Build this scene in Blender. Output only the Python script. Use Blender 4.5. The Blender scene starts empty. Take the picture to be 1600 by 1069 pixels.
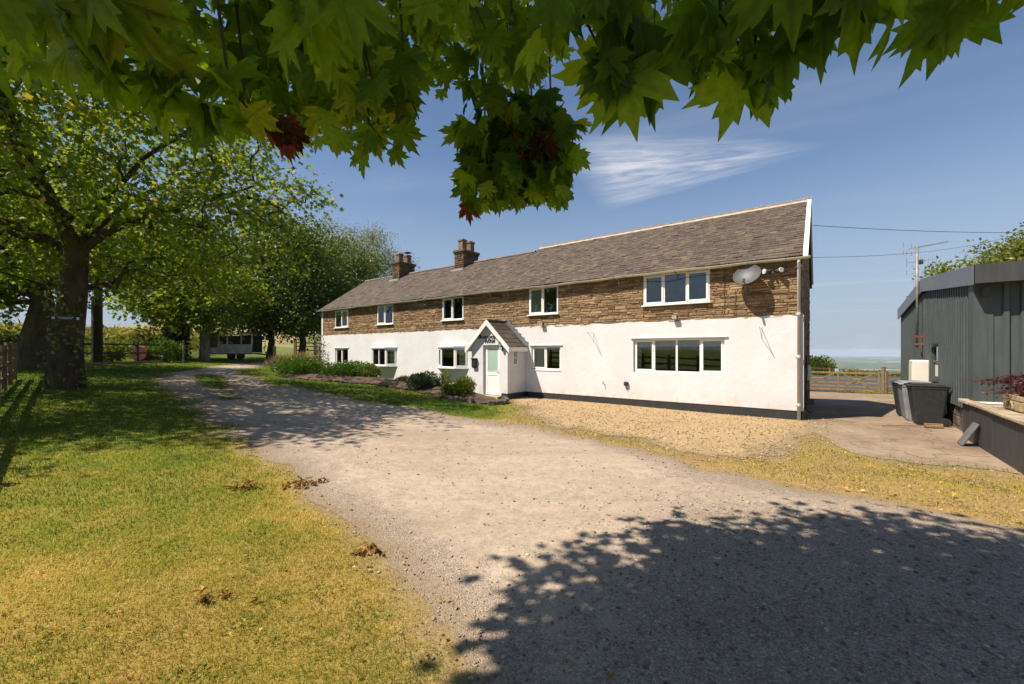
import bpy, bmesh, math, random
import numpy as np
from mathutils import Vector, Matrix
random.seed(7); rng = np.random.default_rng(11)
R = math.radians
scene = bpy.context.scene
col = scene.collection

# ---------------------------------------------------------------- camera
EYE = 1.9
cam_d = bpy.data.cameras.new('camera'); cam = bpy.data.objects.new('camera', cam_d); col.objects.link(cam)
cam.location = (0, 0, EYE); cam.rotation_euler = (R(90), 0, 0)
cam_d.sensor_width = 36; cam_d.lens = 645 / 1600 * 36; cam_d.shift_y = 14 / 1600
cam_d.clip_start = .05; cam_d.clip_end = 20000
scene.camera = cam

# ---------------------------------------------------------------- sun, sky, exposure
SK = (.64, .23)                      # ground shadow offset for each metre of height
sun_el = math.atan(1 / math.hypot(*SK)); to_sun = Vector((-SK[0], -SK[1], 1)).normalized()
sun_d = bpy.data.lights.new('sun', 'SUN'); sun_d.energy = 5.0; sun_d.angle = R(.53); sun_d.color = (1, .905, .76)
sun = bpy.data.objects.new('sun', sun_d); col.objects.link(sun)
sun.rotation_euler = to_sun.to_track_quat('Z', 'Y').to_euler(); sun.location = (-20, -10, 40)

world = bpy.data.worlds.new('World'); scene.world = world; world.use_nodes = True
wn = world.node_tree.nodes; wl = world.node_tree.links; wn.clear()
w_out = wn.new('ShaderNodeOutputWorld'); w_bg = wn.new('ShaderNodeBackground'); w_bg.inputs[1].default_value = .077
sky = wn.new('ShaderNodeTexSky'); sky.sky_type = 'NISHITA'; sky.sun_disc = False
sky.sun_elevation = sun_el; sky.sun_rotation = math.atan2(to_sun.x, to_sun.y)
sky.altitude = 250; sky.air_density = 1.0; sky.dust_density = .35; sky.ozone_density = 2.6
def wmath(op, a, b=None, c=None):
    n = wn.new('ShaderNodeMath'); n.operation = op
    for i, v in enumerate((a, b, c)):
        if v is None: continue
        if isinstance(v, (int, float)): n.inputs[i].default_value = v
        else: wl.new(v, n.inputs[i])
    return n.outputs[0]
# thin cirrus on a high flat layer: direction -> point on that layer
tc = wn.new('ShaderNodeTexCoord'); sx = wn.new('ShaderNodeSeparateXYZ'); wl.new(tc.outputs['Generated'], sx.inputs[0])
zc = wmath('MAXIMUM', sx.outputs[2], .03)
px_, py_ = wmath('DIVIDE', sx.outputs[0], zc), wmath('DIVIDE', sx.outputs[1], zc)
ux, uy = .93, -.37
dx, dy = wmath('SUBTRACT', px_, .46), wmath('SUBTRACT', py_, 2.44)
al = wmath('ADD', wmath('MULTIPLY', dx, ux), wmath('MULTIPLY', dy, uy))
ac = wmath('SUBTRACT', wmath('MULTIPLY', dy, ux), wmath('MULTIPLY', dx, uy))
fan_ = wmath('MAXIMUM', wmath('SUBTRACT', .60, wmath('MULTIPLY', al, .40)), .08)
cb = wn.new('ShaderNodeCombineXYZ'); wl.new(wmath('MULTIPLY', al, 1.2), cb.inputs[0]); wl.new(wmath('MULTIPLY', wmath('DIVIDE', ac, fan_), 2.2), cb.inputs[1])
nz = wn.new('ShaderNodeTexNoise'); nz.inputs['Scale'].default_value = 1.5; nz.inputs['Detail'].default_value = 7; nz.inputs['Roughness'].default_value = .58; nz.inputs['Distortion'].default_value = 1.3
wl.new(cb.outputs[0], nz.inputs[0])
fan = wmath('MAXIMUM', wmath('SUBTRACT', .60, wmath('MULTIPLY', al, .46)), .05)
edge = wmath('SUBTRACT', 1, wmath('POWER', wmath('DIVIDE', wmath('ABSOLUTE', ac), fan), 2.0))
edge = wmath('MAXIMUM', edge, 0)
def sstep(v, a, b):
    m = wn.new('ShaderNodeMapRange'); m.interpolation_type = 'SMOOTHSTEP'
    wl.new(v, m.inputs[0]); m.inputs[1].default_value = a; m.inputs[2].default_value = b
    return m.outputs[0]
win = wmath('MULTIPLY', sstep(al, -.08, .22), wmath('SUBTRACT', 1, sstep(al, .35, 1.25)))
main = wmath('MULTIPLY', wmath('MULTIPLY', edge, win), sstep(nz.outputs[0], .22, .84))
cb2 = wn.new('ShaderNodeCombineXYZ'); wl.new(wmath('MULTIPLY', al, .35), cb2.inputs[0]); wl.new(wmath('MULTIPLY', ac, 1.4), cb2.inputs[1])
nz2 = wn.new('ShaderNodeTexNoise'); nz2.inputs['Scale'].default_value = .8; nz2.inputs['Detail'].default_value = 6
wl.new(cb2.outputs[0], nz2.inputs[0])
veil = wmath('MULTIPLY', sstep(nz2.outputs[0], .5, .85), .22)
cloud = wmath('MINIMUM', wmath('ADD', wmath('MULTIPLY', main, 1.0), veil), .8)
mx = wn.new('ShaderNodeMix'); mx.data_type = 'RGBA'; wl.new(cloud, mx.inputs[0])
hz = wn.new('ShaderNodeMix'); hz.data_type = 'RGBA'; hz.inputs[7].default_value = (3.05, 3.6, 4.4, 1)      # pale summer murk low over the horizon, all the way round
wl.new(wmath('MULTIPLY', wmath('SUBTRACT', 1, sstep(sx.outputs[2], -.02, .44)), .9), hz.inputs[0]); wl.new(sky.outputs[0], hz.inputs[6]); wl.new(hz.outputs[2], mx.inputs[6])
mx.inputs[7].default_value = (7.2, 7.1, 7.2, 1)
wl.new(mx.outputs[2], w_bg.inputs[0]); wl.new(w_bg.outputs[0], w_out.inputs[0])

vs = scene.view_settings; vs.view_transform = 'Standard'; vs.look = 'None'; vs.exposure = .76; vs.gamma = 1; vs.use_curve_mapping = False
scene.cycles.use_denoising = True
scene.cycles.max_bounces = 7; scene.cycles.transparent_max_bounces = 12; scene.cycles.transmission_bounces = 4
scene.cycles.use_adaptive_sampling = True; scene.cycles.adaptive_threshold = .015

# ---------------------------------------------------------------- materials
def new_mat(name):
    m = bpy.data.materials.new(name); m.use_nodes = True
    nt = m.node_tree; b = nt.nodes['Principled BSDF']
    return m, nt, b
def nd(nt, t, **k):
    n = nt.nodes.new(t)
    for a, v in k.items(): setattr(n, a, v)
    return n
def noise(nt, scale, detail=4, rough=.55, coord='Object', stretch=None, dist=0):
    c = nd(nt, 'ShaderNodeTexCoord'); n = nd(nt, 'ShaderNodeTexNoise')
    n.inputs['Scale'].default_value = scale; n.inputs['Detail'].default_value = detail; n.inputs['Roughness'].default_value = rough
    n.inputs['Distortion'].default_value = dist
    if stretch:
        mp = nd(nt, 'ShaderNodeMapping'); mp.inputs['Scale'].default_value = stretch
        nt.links.new(c.outputs[coord], mp.inputs[0]); nt.links.new(mp.outputs[0], n.inputs[0])
    else: nt.links.new(c.outputs[coord], n.inputs[0])
    return n.outputs[0]
def ramp(nt, fac, stops, interp='LINEAR'):
    r = nd(nt, 'ShaderNodeValToRGB'); r.color_ramp.interpolation = interp
    e = r.color_ramp.elements
    while len(e) < len(stops): e.new(.5)
    for i, (p, c) in enumerate(stops): e[i].position = p; e[i].color = (*c, 1) if len(c) == 3 else c
    nt.links.new(fac, r.inputs[0]); return r.outputs[0]
def mix(nt, fac, a, b, mode='MIX'):
    m = nd(nt, 'ShaderNodeMix', data_type='RGBA', blend_type=mode)
    for i, v in ((0, fac), (6, a), (7, b)):
        if isinstance(v, (int, float)): m.inputs[i].default_value = v
        elif isinstance(v, tuple): m.inputs[i].default_value = (*v, 1) if len(v) == 3 else v
        else: nt.links.new(v, m.inputs[i])
    return m.outputs[2]
def mth(nt, op, a, b=0.0):
    n = nd(nt, 'ShaderNodeMath', operation=op)
    for i, v in enumerate((a, b)):
        if isinstance(v, (int, float)): n.inputs[i].default_value = v
        else: nt.links.new(v, n.inputs[i])
    return n.outputs[0]
def attr(nt, name):
    a = nd(nt, 'ShaderNodeAttribute'); a.attribute_name = name; return a.outputs['Fac']
def bump(nt, b, h, strength=.4, dist=.02):
    n = nd(nt, 'ShaderNodeBump'); n.inputs['Strength'].default_value = strength; n.inputs['Distance'].default_value = dist
    nt.links.new(h, n.inputs['Height']); nt.links.new(n.outputs[0], b.inputs['Normal'])
def lk(nt, v, s): nt.links.new(v, s)
def simple(name, c, rough=.6, c2=None, scale=8, bmp=0, metal=0, detail=5, stretch=None, bscale=None, spec=None, lo=.35, hi=.65):
    m, nt, b = new_mat(name)
    b.inputs['Roughness'].default_value = rough; b.inputs['Metallic'].default_value = metal
    if spec is not None: b.inputs['Specular IOR Level'].default_value = spec
    if c2 is None: c2 = tuple(x * .78 for x in c)
    n = noise(nt, scale, detail, stretch=stretch)
    lk(nt, ramp(nt, n, [(lo, c2), (hi, c)]), b.inputs['Base Color'])
    if bmp: bump(nt, b, noise(nt, bscale or scale * 4, 5, stretch=stretch), bmp, .01)
    return m
def leafmat(name, stops, trans=.35, rough=.5, spec=.35, nscale=1.2, tcol=1.3, namt=.55):
    m, nt, b = new_mat(name)
    c = ramp(nt, attr(nt, 'rnd'), stops)
    n = noise(nt, nscale, 3)
    c = mix(nt, namt, c, ramp(nt, n, [(.3, (.45, .5, .4)), (.7, (1.35, 1.3, 1.1))]), 'MULTIPLY')
    lk(nt, c, b.inputs['Base Color']); b.inputs['Roughness'].default_value = rough; b.inputs['Specular IOR Level'].default_value = spec
    t = nd(nt, 'ShaderNodeBsdfTranslucent'); lk(nt, mix(nt, 1.0, c, (1.25 * tcol, 1.2 * tcol, .5 * tcol), 'MULTIPLY'), t.inputs[0])
    ms = nd(nt, 'ShaderNodeMixShader'); ms.inputs[0].default_value = trans
    lk(nt, b.outputs[0], ms.inputs[1]); lk(nt, t.outputs[0], ms.inputs[2]); lk(nt, ms.outputs[0], nt.nodes['Material Output'].inputs[0])
    return m
M = {}
def m_render():
    m, nt, b = new_mat('white_render')
    n = noise(nt, .9, 6, .65); n2 = noise(nt, 26, 4, .6); n3 = noise(nt, 2.2, 5, .6, stretch=(1, 1, .35))
    c = ramp(nt, n, [(.3, (.565, .56, .565)), (.6, (.635, .63, .645))])
    c = mix(nt, ramp(nt, n3, [(.55, (0, 0, 0)), (.85, (.4, .4, .4))]), c, (.62, .59, .55))
    tcn = nd(nt, 'ShaderNodeTexCoord'); sz = nd(nt, 'ShaderNodeSeparateXYZ'); lk(nt, tcn.outputs['Object'], sz.inputs[0])
    spl = mth(nt, 'MULTIPLY', ramp(nt, sz.outputs[2], [(.26, (1, 1, 1)), (.75, (0, 0, 0))]), ramp(nt, noise(nt, 3.5, 6, .7), [(.38, (0, 0, 0)), (.7, (.6, .6, .6))]))
    c = mix(nt, spl, c, (.40, .33, .25))                                   # rain splash above the plinth
    stk = ramp(nt, noise(nt, 7, 5, .65, stretch=(1, 1, .06)), [(.60, (0, 0, 0)), (.78, (.35, .35, .35))]); c = mix(nt, stk, c, (.50, .47, .43))
    lk(nt, c, b.inputs['Base Color']); b.inputs['Roughness'].default_value = .85; b.inputs['Specular IOR Level'].default_value = .2
    h = mth(nt, 'ADD', mth(nt, 'MULTIPLY', n2, .35), mth(nt, 'MULTIPLY', noise(nt, 5, 3), 1.0))
    bump(nt, b, h, .4, .022); return m
M['render'] = m_render()
def m_stone(name, stops, soot=True):
    m, nt, b = new_mat(name)
    c = ramp(nt, attr(nt, 'rnd'), stops)
    n = noise(nt, 14, 6, .65); c = mix(nt, .8, c, ramp(nt, n, [(.25, (.45, .42, .38)), (.5, (.95, .93, .9)), (.78, (1.45, 1.4, 1.3))]), 'MULTIPLY')
    if soot:
        n3 = noise(nt, .7, 7, .7); c = mix(nt, ramp(nt, n3, [(.50, (0, 0, 0)), (.70, (.6, .6, .6))]), c, mix(nt, .5, c, (.075, .06, .045)))
    lk(nt, c, b.inputs['Base Color']); b.inputs['Roughness'].default_value = .9; b.inputs['Specular IOR Level'].default_value = .2
    bump(nt, b, mth(nt, 'ADD', noise(nt, 30, 5, .7), mth(nt, 'MULTIPLY', noise(nt, 8, 3), 1.4)), .7, .02); return m
M['stone'] = m_stone('sandstone', [(0, (.12, .081, .051)), (.2, (.25, .17, .098)), (.45, (.32, .218, .122)), (.65, (.19, .132, .08)), (.85, (.39, .28, .165)), (1, (.30, .187, .11))])
M['gablestone'] = m_stone('gable_sandstone', [(0, (.16, .11, .07)), (.5, (.30, .21, .12)), (1, (.36, .26, .15))])
M['chimstone'] = m_stone('chimney_stone', [(0, (.07, .047, .03)), (.5, (.13, .085, .05)), (1, (.19, .125, .075))])
M['mortar'] = simple('mortar', (.20, .135, .075), .95, (.11, .072, .04), 7, .6)
def m_slate():
    m, nt, b = new_mat('roof_slate')
    c = ramp(nt, attr(nt, 'rnd'), [(0, (.050, .038, .030)), (.3, (.082, .060, .047)), (.55, (.108, .080, .061)), (.8, (.066, .048, .041)), (.93, (.135, .102, .067)), (1, (.088, .060, .051))])
    n = noise(nt, 9, 6, .65); c = mix(nt, .75, c, ramp(nt, n, [(.3, (.62, .6, .6)), (.7, (1.3, 1.28, 1.22))]), 'MULTIPLY')
    n2 = noise(nt, 1.6, 7, .7); c = mix(nt, ramp(nt, n2, [(.56, (0, 0, 0)), (.74, (.55, .55, .55))]), c, (.16, .118, .055))
    n4 = noise(nt, 22, 3, .6); c = mix(nt, ramp(nt, n4, [(.68, (0, 0, 0)), (.76, (.5, .5, .5))]), c, (.22, .20, .155))
    lk(nt, c, b.inputs['Base Color']); b.inputs['Roughness'].default_value = .75; b.inputs['Specular IOR Level'].default_value = .4
    bump(nt, b, noise(nt, 40, 5, .7), .4, .01); return m
M['slate'] = m_slate()
M['roofdeck'] = simple('roof_underlay', (.03, .026, .024), .9)
M['upvc'] = simple('white_frame', (.80, .79, .76), .35, (.74, .73, .70), 3)
M['timberwhite'] = simple('white_board', (.80, .78, .74), .5, (.70, .67, .62), 4, .1)
M['verge'] = simple('white_verge_trim', (.82, .81, .79), .4, (.76, .75, .73), 3)
M['gutter'] = simple('cream_gutter', (.62, .58, .50), .45, (.44, .40, .33), 6)
M['downpipe'] = simple('grey_pipe', (.58, .57, .54), .45, (.50, .49, .46), 4)
M['iron'] = simple('rusty_iron', (.10, .07, .05), .75, (.05, .035, .028), 20)
M['black'] = simple('black_plastic', (.022, .022, .023), .5, (.016, .016, .017), 6)
M['plinth'] = simple('black_plinth', (.030, .028, .027), .8, (.018, .017, .016), 5, .4)
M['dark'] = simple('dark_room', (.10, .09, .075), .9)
M['floorroom'] = simple('room_floor', (.13, .10, .07), .8)
M['curtain'] = simple('curtain_cloth', (.66, .61, .52), .9, (.54, .49, .41), 2, stretch=(14, 14, .4))
M['blind'] = simple('roller_blind', (.66, .60, .44), .9)
def m_glass():
    m = bpy.data.materials.new('window_glass'); m.use_nodes = True; nt = m.node_tree; nt.nodes.remove(nt.nodes['Principled BSDF'])
    t = nd(nt, 'ShaderNodeBsdfTransparent'); t.inputs[0].default_value = (.86, .89, .87, 1)
    g = nd(nt, 'ShaderNodeBsdfGlossy'); g.inputs['Roughness'].default_value = .01; g.inputs[0].default_value = (.95, .97, 1, 1)
    f = nd(nt, 'ShaderNodeFresnel'); f.inputs[0].default_value = 1.6
    bp = nd(nt, 'ShaderNodeBump'); bp.inputs['Strength'].default_value = .03; bp.inputs['Distance'].default_value = .05
    nt.links.new(noise(nt, 1.3, 2), bp.inputs['Height']); nt.links.new(bp.outputs[0], g.inputs['Normal'])
    ms = nd(nt, 'ShaderNodeMixShader'); fac = mth(nt, 'MINIMUM', mth(nt, 'MULTIPLY', f.outputs[0], 1.35), 1.0)
    nt.links.new(fac, ms.inputs[0]); nt.links.new(t.outputs[0], ms.inputs[1]); nt.links.new(g.outputs[0], ms.inputs[2])
    nt.links.new(ms.outputs[0], nt.nodes['Material Output'].inputs[0]); return m
M['glass'] = m_glass()
M['frosted'] = simple('frosted_green_glass', (.36, .47, .40), .3, (.32, .43, .37), 1.5)
M['dish'] = simple('grey_dish', (.085, .085, .085), .55, (.07, .07, .069), 5)
M['lampglass'] = simple('lamp_lens', (.7, .7, .68), .1)
M['brick_pot'] = simple('clay_pot', (.22, .14, .085), .85, (.10, .065, .045), 5, .5)
M['ridge'] = simple('ridge_tile', (.20, .165, .135), .8, (.11, .09, .08), 5, .4)
M['ridgemortar'] = simple('ridge_mortar', (.44, .37, .285), .9, (.32, .26, .2), 6, .4)
M['lead'] = simple('lead_flashing', (.33, .34, .35), .5, (.22, .23, .24), 5)
def pebble(nt, scale, rand=1.0):
    v = nd(nt, 'ShaderNodeTexVoronoi'); v.inputs['Scale'].default_value = scale; v.inputs['Randomness'].default_value = rand
    c = nd(nt, 'ShaderNodeTexCoord'); nt.links.new(c.outputs['Object'], v.inputs[0])
    s = nd(nt, 'ShaderNodeSeparateColor'); nt.links.new(v.outputs['Color'], s.inputs[0])
    return v.outputs['Distance'], s.outputs[0], s.outputs[1]
# ground
def m_grass():
    m, nt, b = new_mat('lawn_ground')
    n1 = noise(nt, .35, 6, .62); n2 = noise(nt, 2.4, 6, .7); n3 = noise(nt, 38, 4, .7)
    dry = mth(nt, 'ADD', mth(nt, 'MULTIPLY', n1, .55), mth(nt, 'MULTIPLY', n2, .45))
    dry = mth(nt, 'ADD', dry, mth(nt, 'MULTIPLY', attr(nt, 'dry'), .30))
    c = ramp(nt, dry, [(.42, (.085, .125, .012)), (.55, (.18, .18, .026)), (.70, (.30, .215, .055)), (.88, (.37, .245, .09))])
    pv, pr_, pq = pebble(nt, 48)
    gp_ = ramp(nt, pr_, [(0, (.13, .08, .035)), (.4, (.27, .175, .08)), (.8, (.42, .29, .14)), (1, (.20, .125, .06))])
    c = mix(nt, mth(nt, 'MULTIPLY', attr(nt, 'verge'), ramp(nt, noise(nt, 1.7, 7, .7), [(.42, (.1, .1, .1)), (.58, (1, 1, 1))])), c, gp_)
    c = mix(nt, .7, c, ramp(nt, n3, [(.25, (.42, .42, .4)), (.7, (1.25, 1.25, 1.2))]), 'MULTIPLY')
    c = mix(nt, mth(nt, 'MULTIPLY', attr(nt, 'edge'), ramp(nt, noise(nt, 4, 7, .75), [(.3, (.35, .35, .35)), (.6, (1, 1, 1))])), c, ramp(nt, noise(nt, 22, 5, .7), [(.3, (.16, .118, .072)), (.7, (.31, .23, .142))]))
    far = ramp(nt, noise(nt, .045, 3, .5), [(.40, (.16, .17, .06)), (.5, (.30, .24, .12)), (.6, (.13, .15, .05))])
    c = mix(nt, attr(nt, 'far'), c, far)
    pl = nd(nt, 'ShaderNodeTexVoronoi'); pl.inputs['Scale'].default_value = .0042; tcn = nd(nt, 'ShaderNodeTexCoord'); lk(nt, tcn.outputs['Object'], pl.inputs[0])
    sp = nd(nt, 'ShaderNodeSeparateColor'); lk(nt, pl.outputs['Color'], sp.inputs[0])
    pc = ramp(nt, sp.outputs[0], [(0, (.06, .10, .03)), (.35, (.11, .14, .05)), (.6, (.05, .08, .03)), (.8, (.34, .28, .16)), (1, (.08, .11, .04))], 'CONSTANT')
    pc = mix(nt, ramp(nt, noise(nt, .012, 5, .7), [(.5, (0, 0, 0)), (.55, (1, 1, 1))]), pc, (.03, .05, .025))
    c = mix(nt, attr(nt, 'plain'), c, pc)
    lk(nt, c, b.inputs['Base Color']); b.inputs['Roughness'].default_value = .95; b.inputs['Specular IOR Level'].default_value = .1
    bump(nt, b, mth(nt, 'ADD', n3, n2), .6, .03); return m
M['grass'] = m_grass()
def m_drive():
    m, nt, b = new_mat('limestone_drive')
    d1, r1, q1 = pebble(nt, 95); d2, r2, q2 = pebble(nt, 24); n1 = noise(nt, .5, 6, .6); n2 = noise(nt, 5, 6, .7)
    dust = ramp(nt, n1, [(.35, (.345, .268, .20)), (.62, (.465, .372, .283))])
    peb = ramp(nt, r1, [(0, (.19, .148, .112)), (.4, (.28, .218, .166)), (.8, (.355, .287, .224)), (1, (.45, .38, .31))])
    lo = mth(nt, 'ADD', mth(nt, 'MULTIPLY', n2, .7), mth(nt, 'MULTIPLY', n1, .5))
    loose = ramp(nt, mth(nt, 'ADD', lo, mth(nt, 'MULTIPLY', attr(nt, 'loose'), .35)), [(.52, (.12, .12, .12)), (.78, (1, 1, 1))])
    c = mix(nt, loose, dust, peb)
    c = mix(nt, mth(nt, 'MULTIPLY', mth(nt, 'GREATER_THAN', q2, .93), mth(nt, 'LESS_THAN', d2, .33)), c, ramp(nt, r2, [(0, (.10, .09, .085)), (1, (.42, .40, .37))]))
    tcd = nd(nt, 'ShaderNodeTexCoord'); mpd = nd(nt, 'ShaderNodeMapping'); mpd.inputs['Rotation'].default_value = (0, 0, R(46)); mpd.inputs['Scale'].default_value = (.13, .95, 1)
    nzd = nd(nt, 'ShaderNodeTexNoise'); nzd.inputs['Scale'].default_value = 1.0; nzd.inputs['Detail'].default_value = 4; lk(nt, tcd.outputs['Object'], mpd.inputs[0]); lk(nt, mpd.outputs[0], nzd.inputs[0])
    c = mix(nt, .75, c, ramp(nt, nzd.outputs[0], [(.36, (.86, .85, .84)), (.5, (1, 1, 1)), (.62, (1.1, 1.1, 1.1))]), 'MULTIPLY')      # worn wheel tracks
    c = mix(nt, .5, c, ramp(nt, noise(nt, 16, 5, .75), [(.3, (.6, .58, .56)), (.7, (1.2, 1.2, 1.2))]), 'MULTIPLY')
    c = mix(nt, mth(nt, 'MULTIPLY', attr(nt, 'edge'), ramp(nt, noise(nt, 4, 7, .75), [(.3, (.35, .35, .35)), (.6, (1, 1, 1))])), c, ramp(nt, noise(nt, 22, 5, .7), [(.3, (.16, .118, .072)), (.7, (.31, .23, .142))]))
    lk(nt, c, b.inputs['Base Color']); b.inputs['Roughness'].default_value = .92; b.inputs['Specular IOR Level'].default_value = .2
    h = mth(nt, 'ADD', mth(nt, 'MULTIPLY', mth(nt, 'SUBTRACT', .5, d1), mth(nt, 'ADD', loose, .15)), mth(nt, 'MULTIPLY', noise(nt, 30, 4, .7), .35))
    bump(nt, b, h, .6, .014); return m
M['drive'] = m_drive()
def m_gold():
    m, nt, b = new_mat('golden_gravel')
    d1, r1, q1 = pebble(nt, 55); n1 = noise(nt, .8, 5, .6)
    c = ramp(nt, r1, [(0, (.21, .13, .058)), (.3, (.36, .24, .115)), (.6, (.47, .335, .175)), (.85, (.56, .44, .27)), (1, (.30, .19, .09))])
    c = mix(nt, .55, c, ramp(nt, n1, [(.3, (.72, .68, .62)), (.7, (1.1, 1.1, 1.08))]), 'MULTIPLY')
    c = mix(nt, ramp(nt, mth(nt, 'ADD', noise(nt, 3, 5, .7), mth(nt, 'MULTIPLY', attr(nt, 'loose'), .3)), [(.6, (0, 0, 0)), (.9, (.8, .8, .8))]), c, (.25, .19, .11))
    c = mix(nt, mth(nt, 'MULTIPLY', attr(nt, 'edge'), ramp(nt, noise(nt, 4, 7, .75), [(.3, (.35, .35, .35)), (.6, (1, 1, 1))])), c, ramp(nt, noise(nt, 22, 5, .7), [(.3, (.16, .118, .072)), (.7, (.31, .23, .142))]))
    lk(nt, c, b.inputs['Base Color']); b.inputs['Roughness'].default_value = .8
    bump(nt, b, mth(nt, 'SUBTRACT', .5, d1), .9, .02); return m
M['gold'] = m_gold()
def m_yard():
    m, nt, b = new_mat('old_concrete')
    n1 = noise(nt, .7, 7, .65); n2 = noise(nt, 6, 6, .7); 
    c = ramp(nt, n1, [(.3, (.15, .10, .068)), (.5, (.235, .172, .115)), (.7, (.315, .245, .175))])
    c = mix(nt, .7, c, ramp(nt, n2, [(.3, (.6, .56, .52)), (.7, (1.2, 1.18, 1.15))]), 'MULTIPLY')
    v = nd(nt, 'ShaderNodeTexVoronoi'); v.feature = 'DISTANCE_TO_EDGE'; v.inputs['Scale'].default_value = .55
    tcn = nd(nt, 'ShaderNodeTexCoord'); nn = nd(nt, 'ShaderNodeTexNoise'); nn.inputs['Scale'].default_value = 1.6; nn.inputs['Detail'].default_value = 5
    lk(nt, tcn.outputs['Object'], nn.inputs[0]); va = nd(nt, 'ShaderNodeVectorMath', operation='MULTIPLY_ADD'); va.inputs[1].default_value = (1.1, 1.1, 0)
    lk(nt, nn.outputs['Color'], va.inputs[0]); lk(nt, tcn.outputs['Object'], va.inputs[2]); lk(nt, va.outputs[0], v.inputs[0])
    ck = ramp(nt, v.outputs['Distance'], [(.002, (.8, .8, .8)), (.014, (0, 0, 0))])
    c = mix(nt, ck, c, (.10, .075, .045))
    c = mix(nt, ramp(nt, noise(nt, 2.2, 7, .75), [(.58, (0, 0, 0)), (.7, (.7, .7, .7))]), c, (.21, .135, .07))
    c = mix(nt, mth(nt, 'MULTIPLY', attr(nt, 'edge'), ramp(nt, noise(nt, 4, 7, .75), [(.3, (.35, .35, .35)), (.6, (1, 1, 1))])), c, ramp(nt, noise(nt, 22, 5, .7), [(.3, (.16, .118, .072)), (.7, (.31, .23, .142))]))
    lk(nt, c, b.inputs['Base Color']); b.inputs['Roughness'].default_value = .9
    bump(nt, b, mth(nt, 'SUBTRACT', n2, mth(nt, 'MULTIPLY', ck, .8)), .5, .02); return m
M['yard'] = m_yard()
M['soil'] = simple('bed_soil', (.10, .058, .034), .95, (.04, .024, .015), 3, .9, bscale=18, detail=8)
M['arena'] = simple('dark_arena_surface', (.06, .055, .058), .95, (.04, .037, .04), 1.5, .5)
M['bladeg'] = leafmat('grass_blade', [(0, (.05, .105, .007)), (.3, (.125, .175, .012)), (.55, (.24, .225, .023)), (.8, (.42, .295, .065)), (1, (.56, .40, .14))], .3, .6, .2, .5, 1.2, .5)
M['pebble'] = m_stone('loose_pebble', [(0, (.13, .105, .085)), (.4, (.27, .215, .165)), (.8, (.36, .295, .23)), (1, (.48, .42, .35))], False)
M['goldpebble'] = m_stone('golden_pebble', [(0, (.20, .115, .05)), (.4, (.36, .23, .10)), (.8, (.47, .33, .165)), (1, (.56, .46, .31))], False)
M['deadleaf'] = leafmat('dry_leaf', [(0, (.10, .05, .02)), (.4, (.24, .12, .04)), (.75, (.40, .22, .06)), (1, (.55, .40, .16))], .2, .7, .2)
M['yellowleaf'] = leafmat('yellow_fallen_leaf', [(0, (.30, .14, .03)), (.5, (.50, .33, .06)), (1, (.60, .46, .16))], .25, .6, .2)
# trees
M['bark'] = None
def m_bark(name, c1, c2, moss=.5, lichen=.3):
    m, nt, b = new_mat(name)
    n = noise(nt, 6, 7, .7, stretch=(1, 1, .3)); c = ramp(nt, n, [(.3, c1), (.7, c2)])
    c = mix(nt, ramp(nt, noise(nt, 1.3, 6, .65), [(.5, (0, 0, 0)), (.68, (moss, moss, moss))]), c, (.10, .095, .025))
    c = mix(nt, ramp(nt, noise(nt, 5, 4, .6), [(.63, (0, 0, 0)), (.69, (lichen, lichen, lichen))]), c, (.36, .35, .30))
    lk(nt, c, b.inputs['Base Color']); b.inputs['Roughness'].default_value = .95; b.inputs['Specular IOR Level'].default_value = .1
    bump(nt, b, noise(nt, 9, 7, .75, stretch=(1, 1, .35)), 1.0, .06); return m
M['bark'] = m_bark('dark_bark', (.032, .024, .017), (.12, .092, .064), .6, .55)
M['birchbark'] = m_bark('pale_bark', (.10, .08, .06), (.34, .29, .23), .35, .5)
M['maple'] = leafmat('maple_leaf', [(0, (.05, .11, .008)), (.5, (.10, .175, .012)), (.93, (.18, .255, .018)), (.965, (.19, .17, .015)), (.98, (.20, .045, .015)), (1, (.12, .055, .02))], .58, .55, .25, 9, 2.1, .4)
M['mapledead'] = leafmat('browned_maple_leaf', [(0, (.045, .022, .010)), (.6, (.12, .06, .025)), (1, (.25, .07, .02))], .2, .7, .2, 4)
M['syc'] = leafmat('sycamore_leaf', [(0, (.07, .12, .010)), (.5, (.12, .18, .014)), (.85, (.185, .23, .018)), (.985, (.30, .25, .02)), (1, (.28, .12, .02))], .5, .5, .3, .45, 1.7, .45)
M['ashleaf'] = leafmat('dark_tree_leaf', [(0, (.034, .064, .007)), (.6, (.08, .125, .014)), (1, (.165, .185, .022))], .32, .5, .3, .3, 1.3)
M['birchleaf'] = leafmat('birch_leaf', [(0, (.08, .11, .018)), (.6, (.18, .20, .036)), (.9, (.27, .245, .045)), (1, (.33, .25, .045))], .35, .5, .3, .25, 1.3)
M['appleleaf'] = leafmat('fruit_tree_leaf', [(0, (.075, .115, .015)), (.6, (.17, .20, .03)), (1, (.26, .23, .045))], .35, .45, .4, .6, 1.3)
M['ivy'] = leafmat('ivy_leaf', [(0, (.012, .022, .006)), (1, (.045, .06, .015))], .2, .4, .4, 1)
M['shrub'] = leafmat('shrub_leaf', [(0, (.03, .075, .012)), (.6, (.07, .145, .024)), (1, (.14, .22, .04))], .3, .45, .35, 2)
M['shrub2'] = leafmat('yellow_shrub_leaf', [(0, (.07, .105, .015)), (.6, (.15, .19, .03)), (1, (.30, .29, .08))], .3, .5, .3, 2)
M['shrub3'] = leafmat('blue_green_leaf', [(0, (.03, .065, .03)), (.6, (.07, .13, .065)), (1, (.15, .21, .12))], .3, .5, .3, 2)
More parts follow.
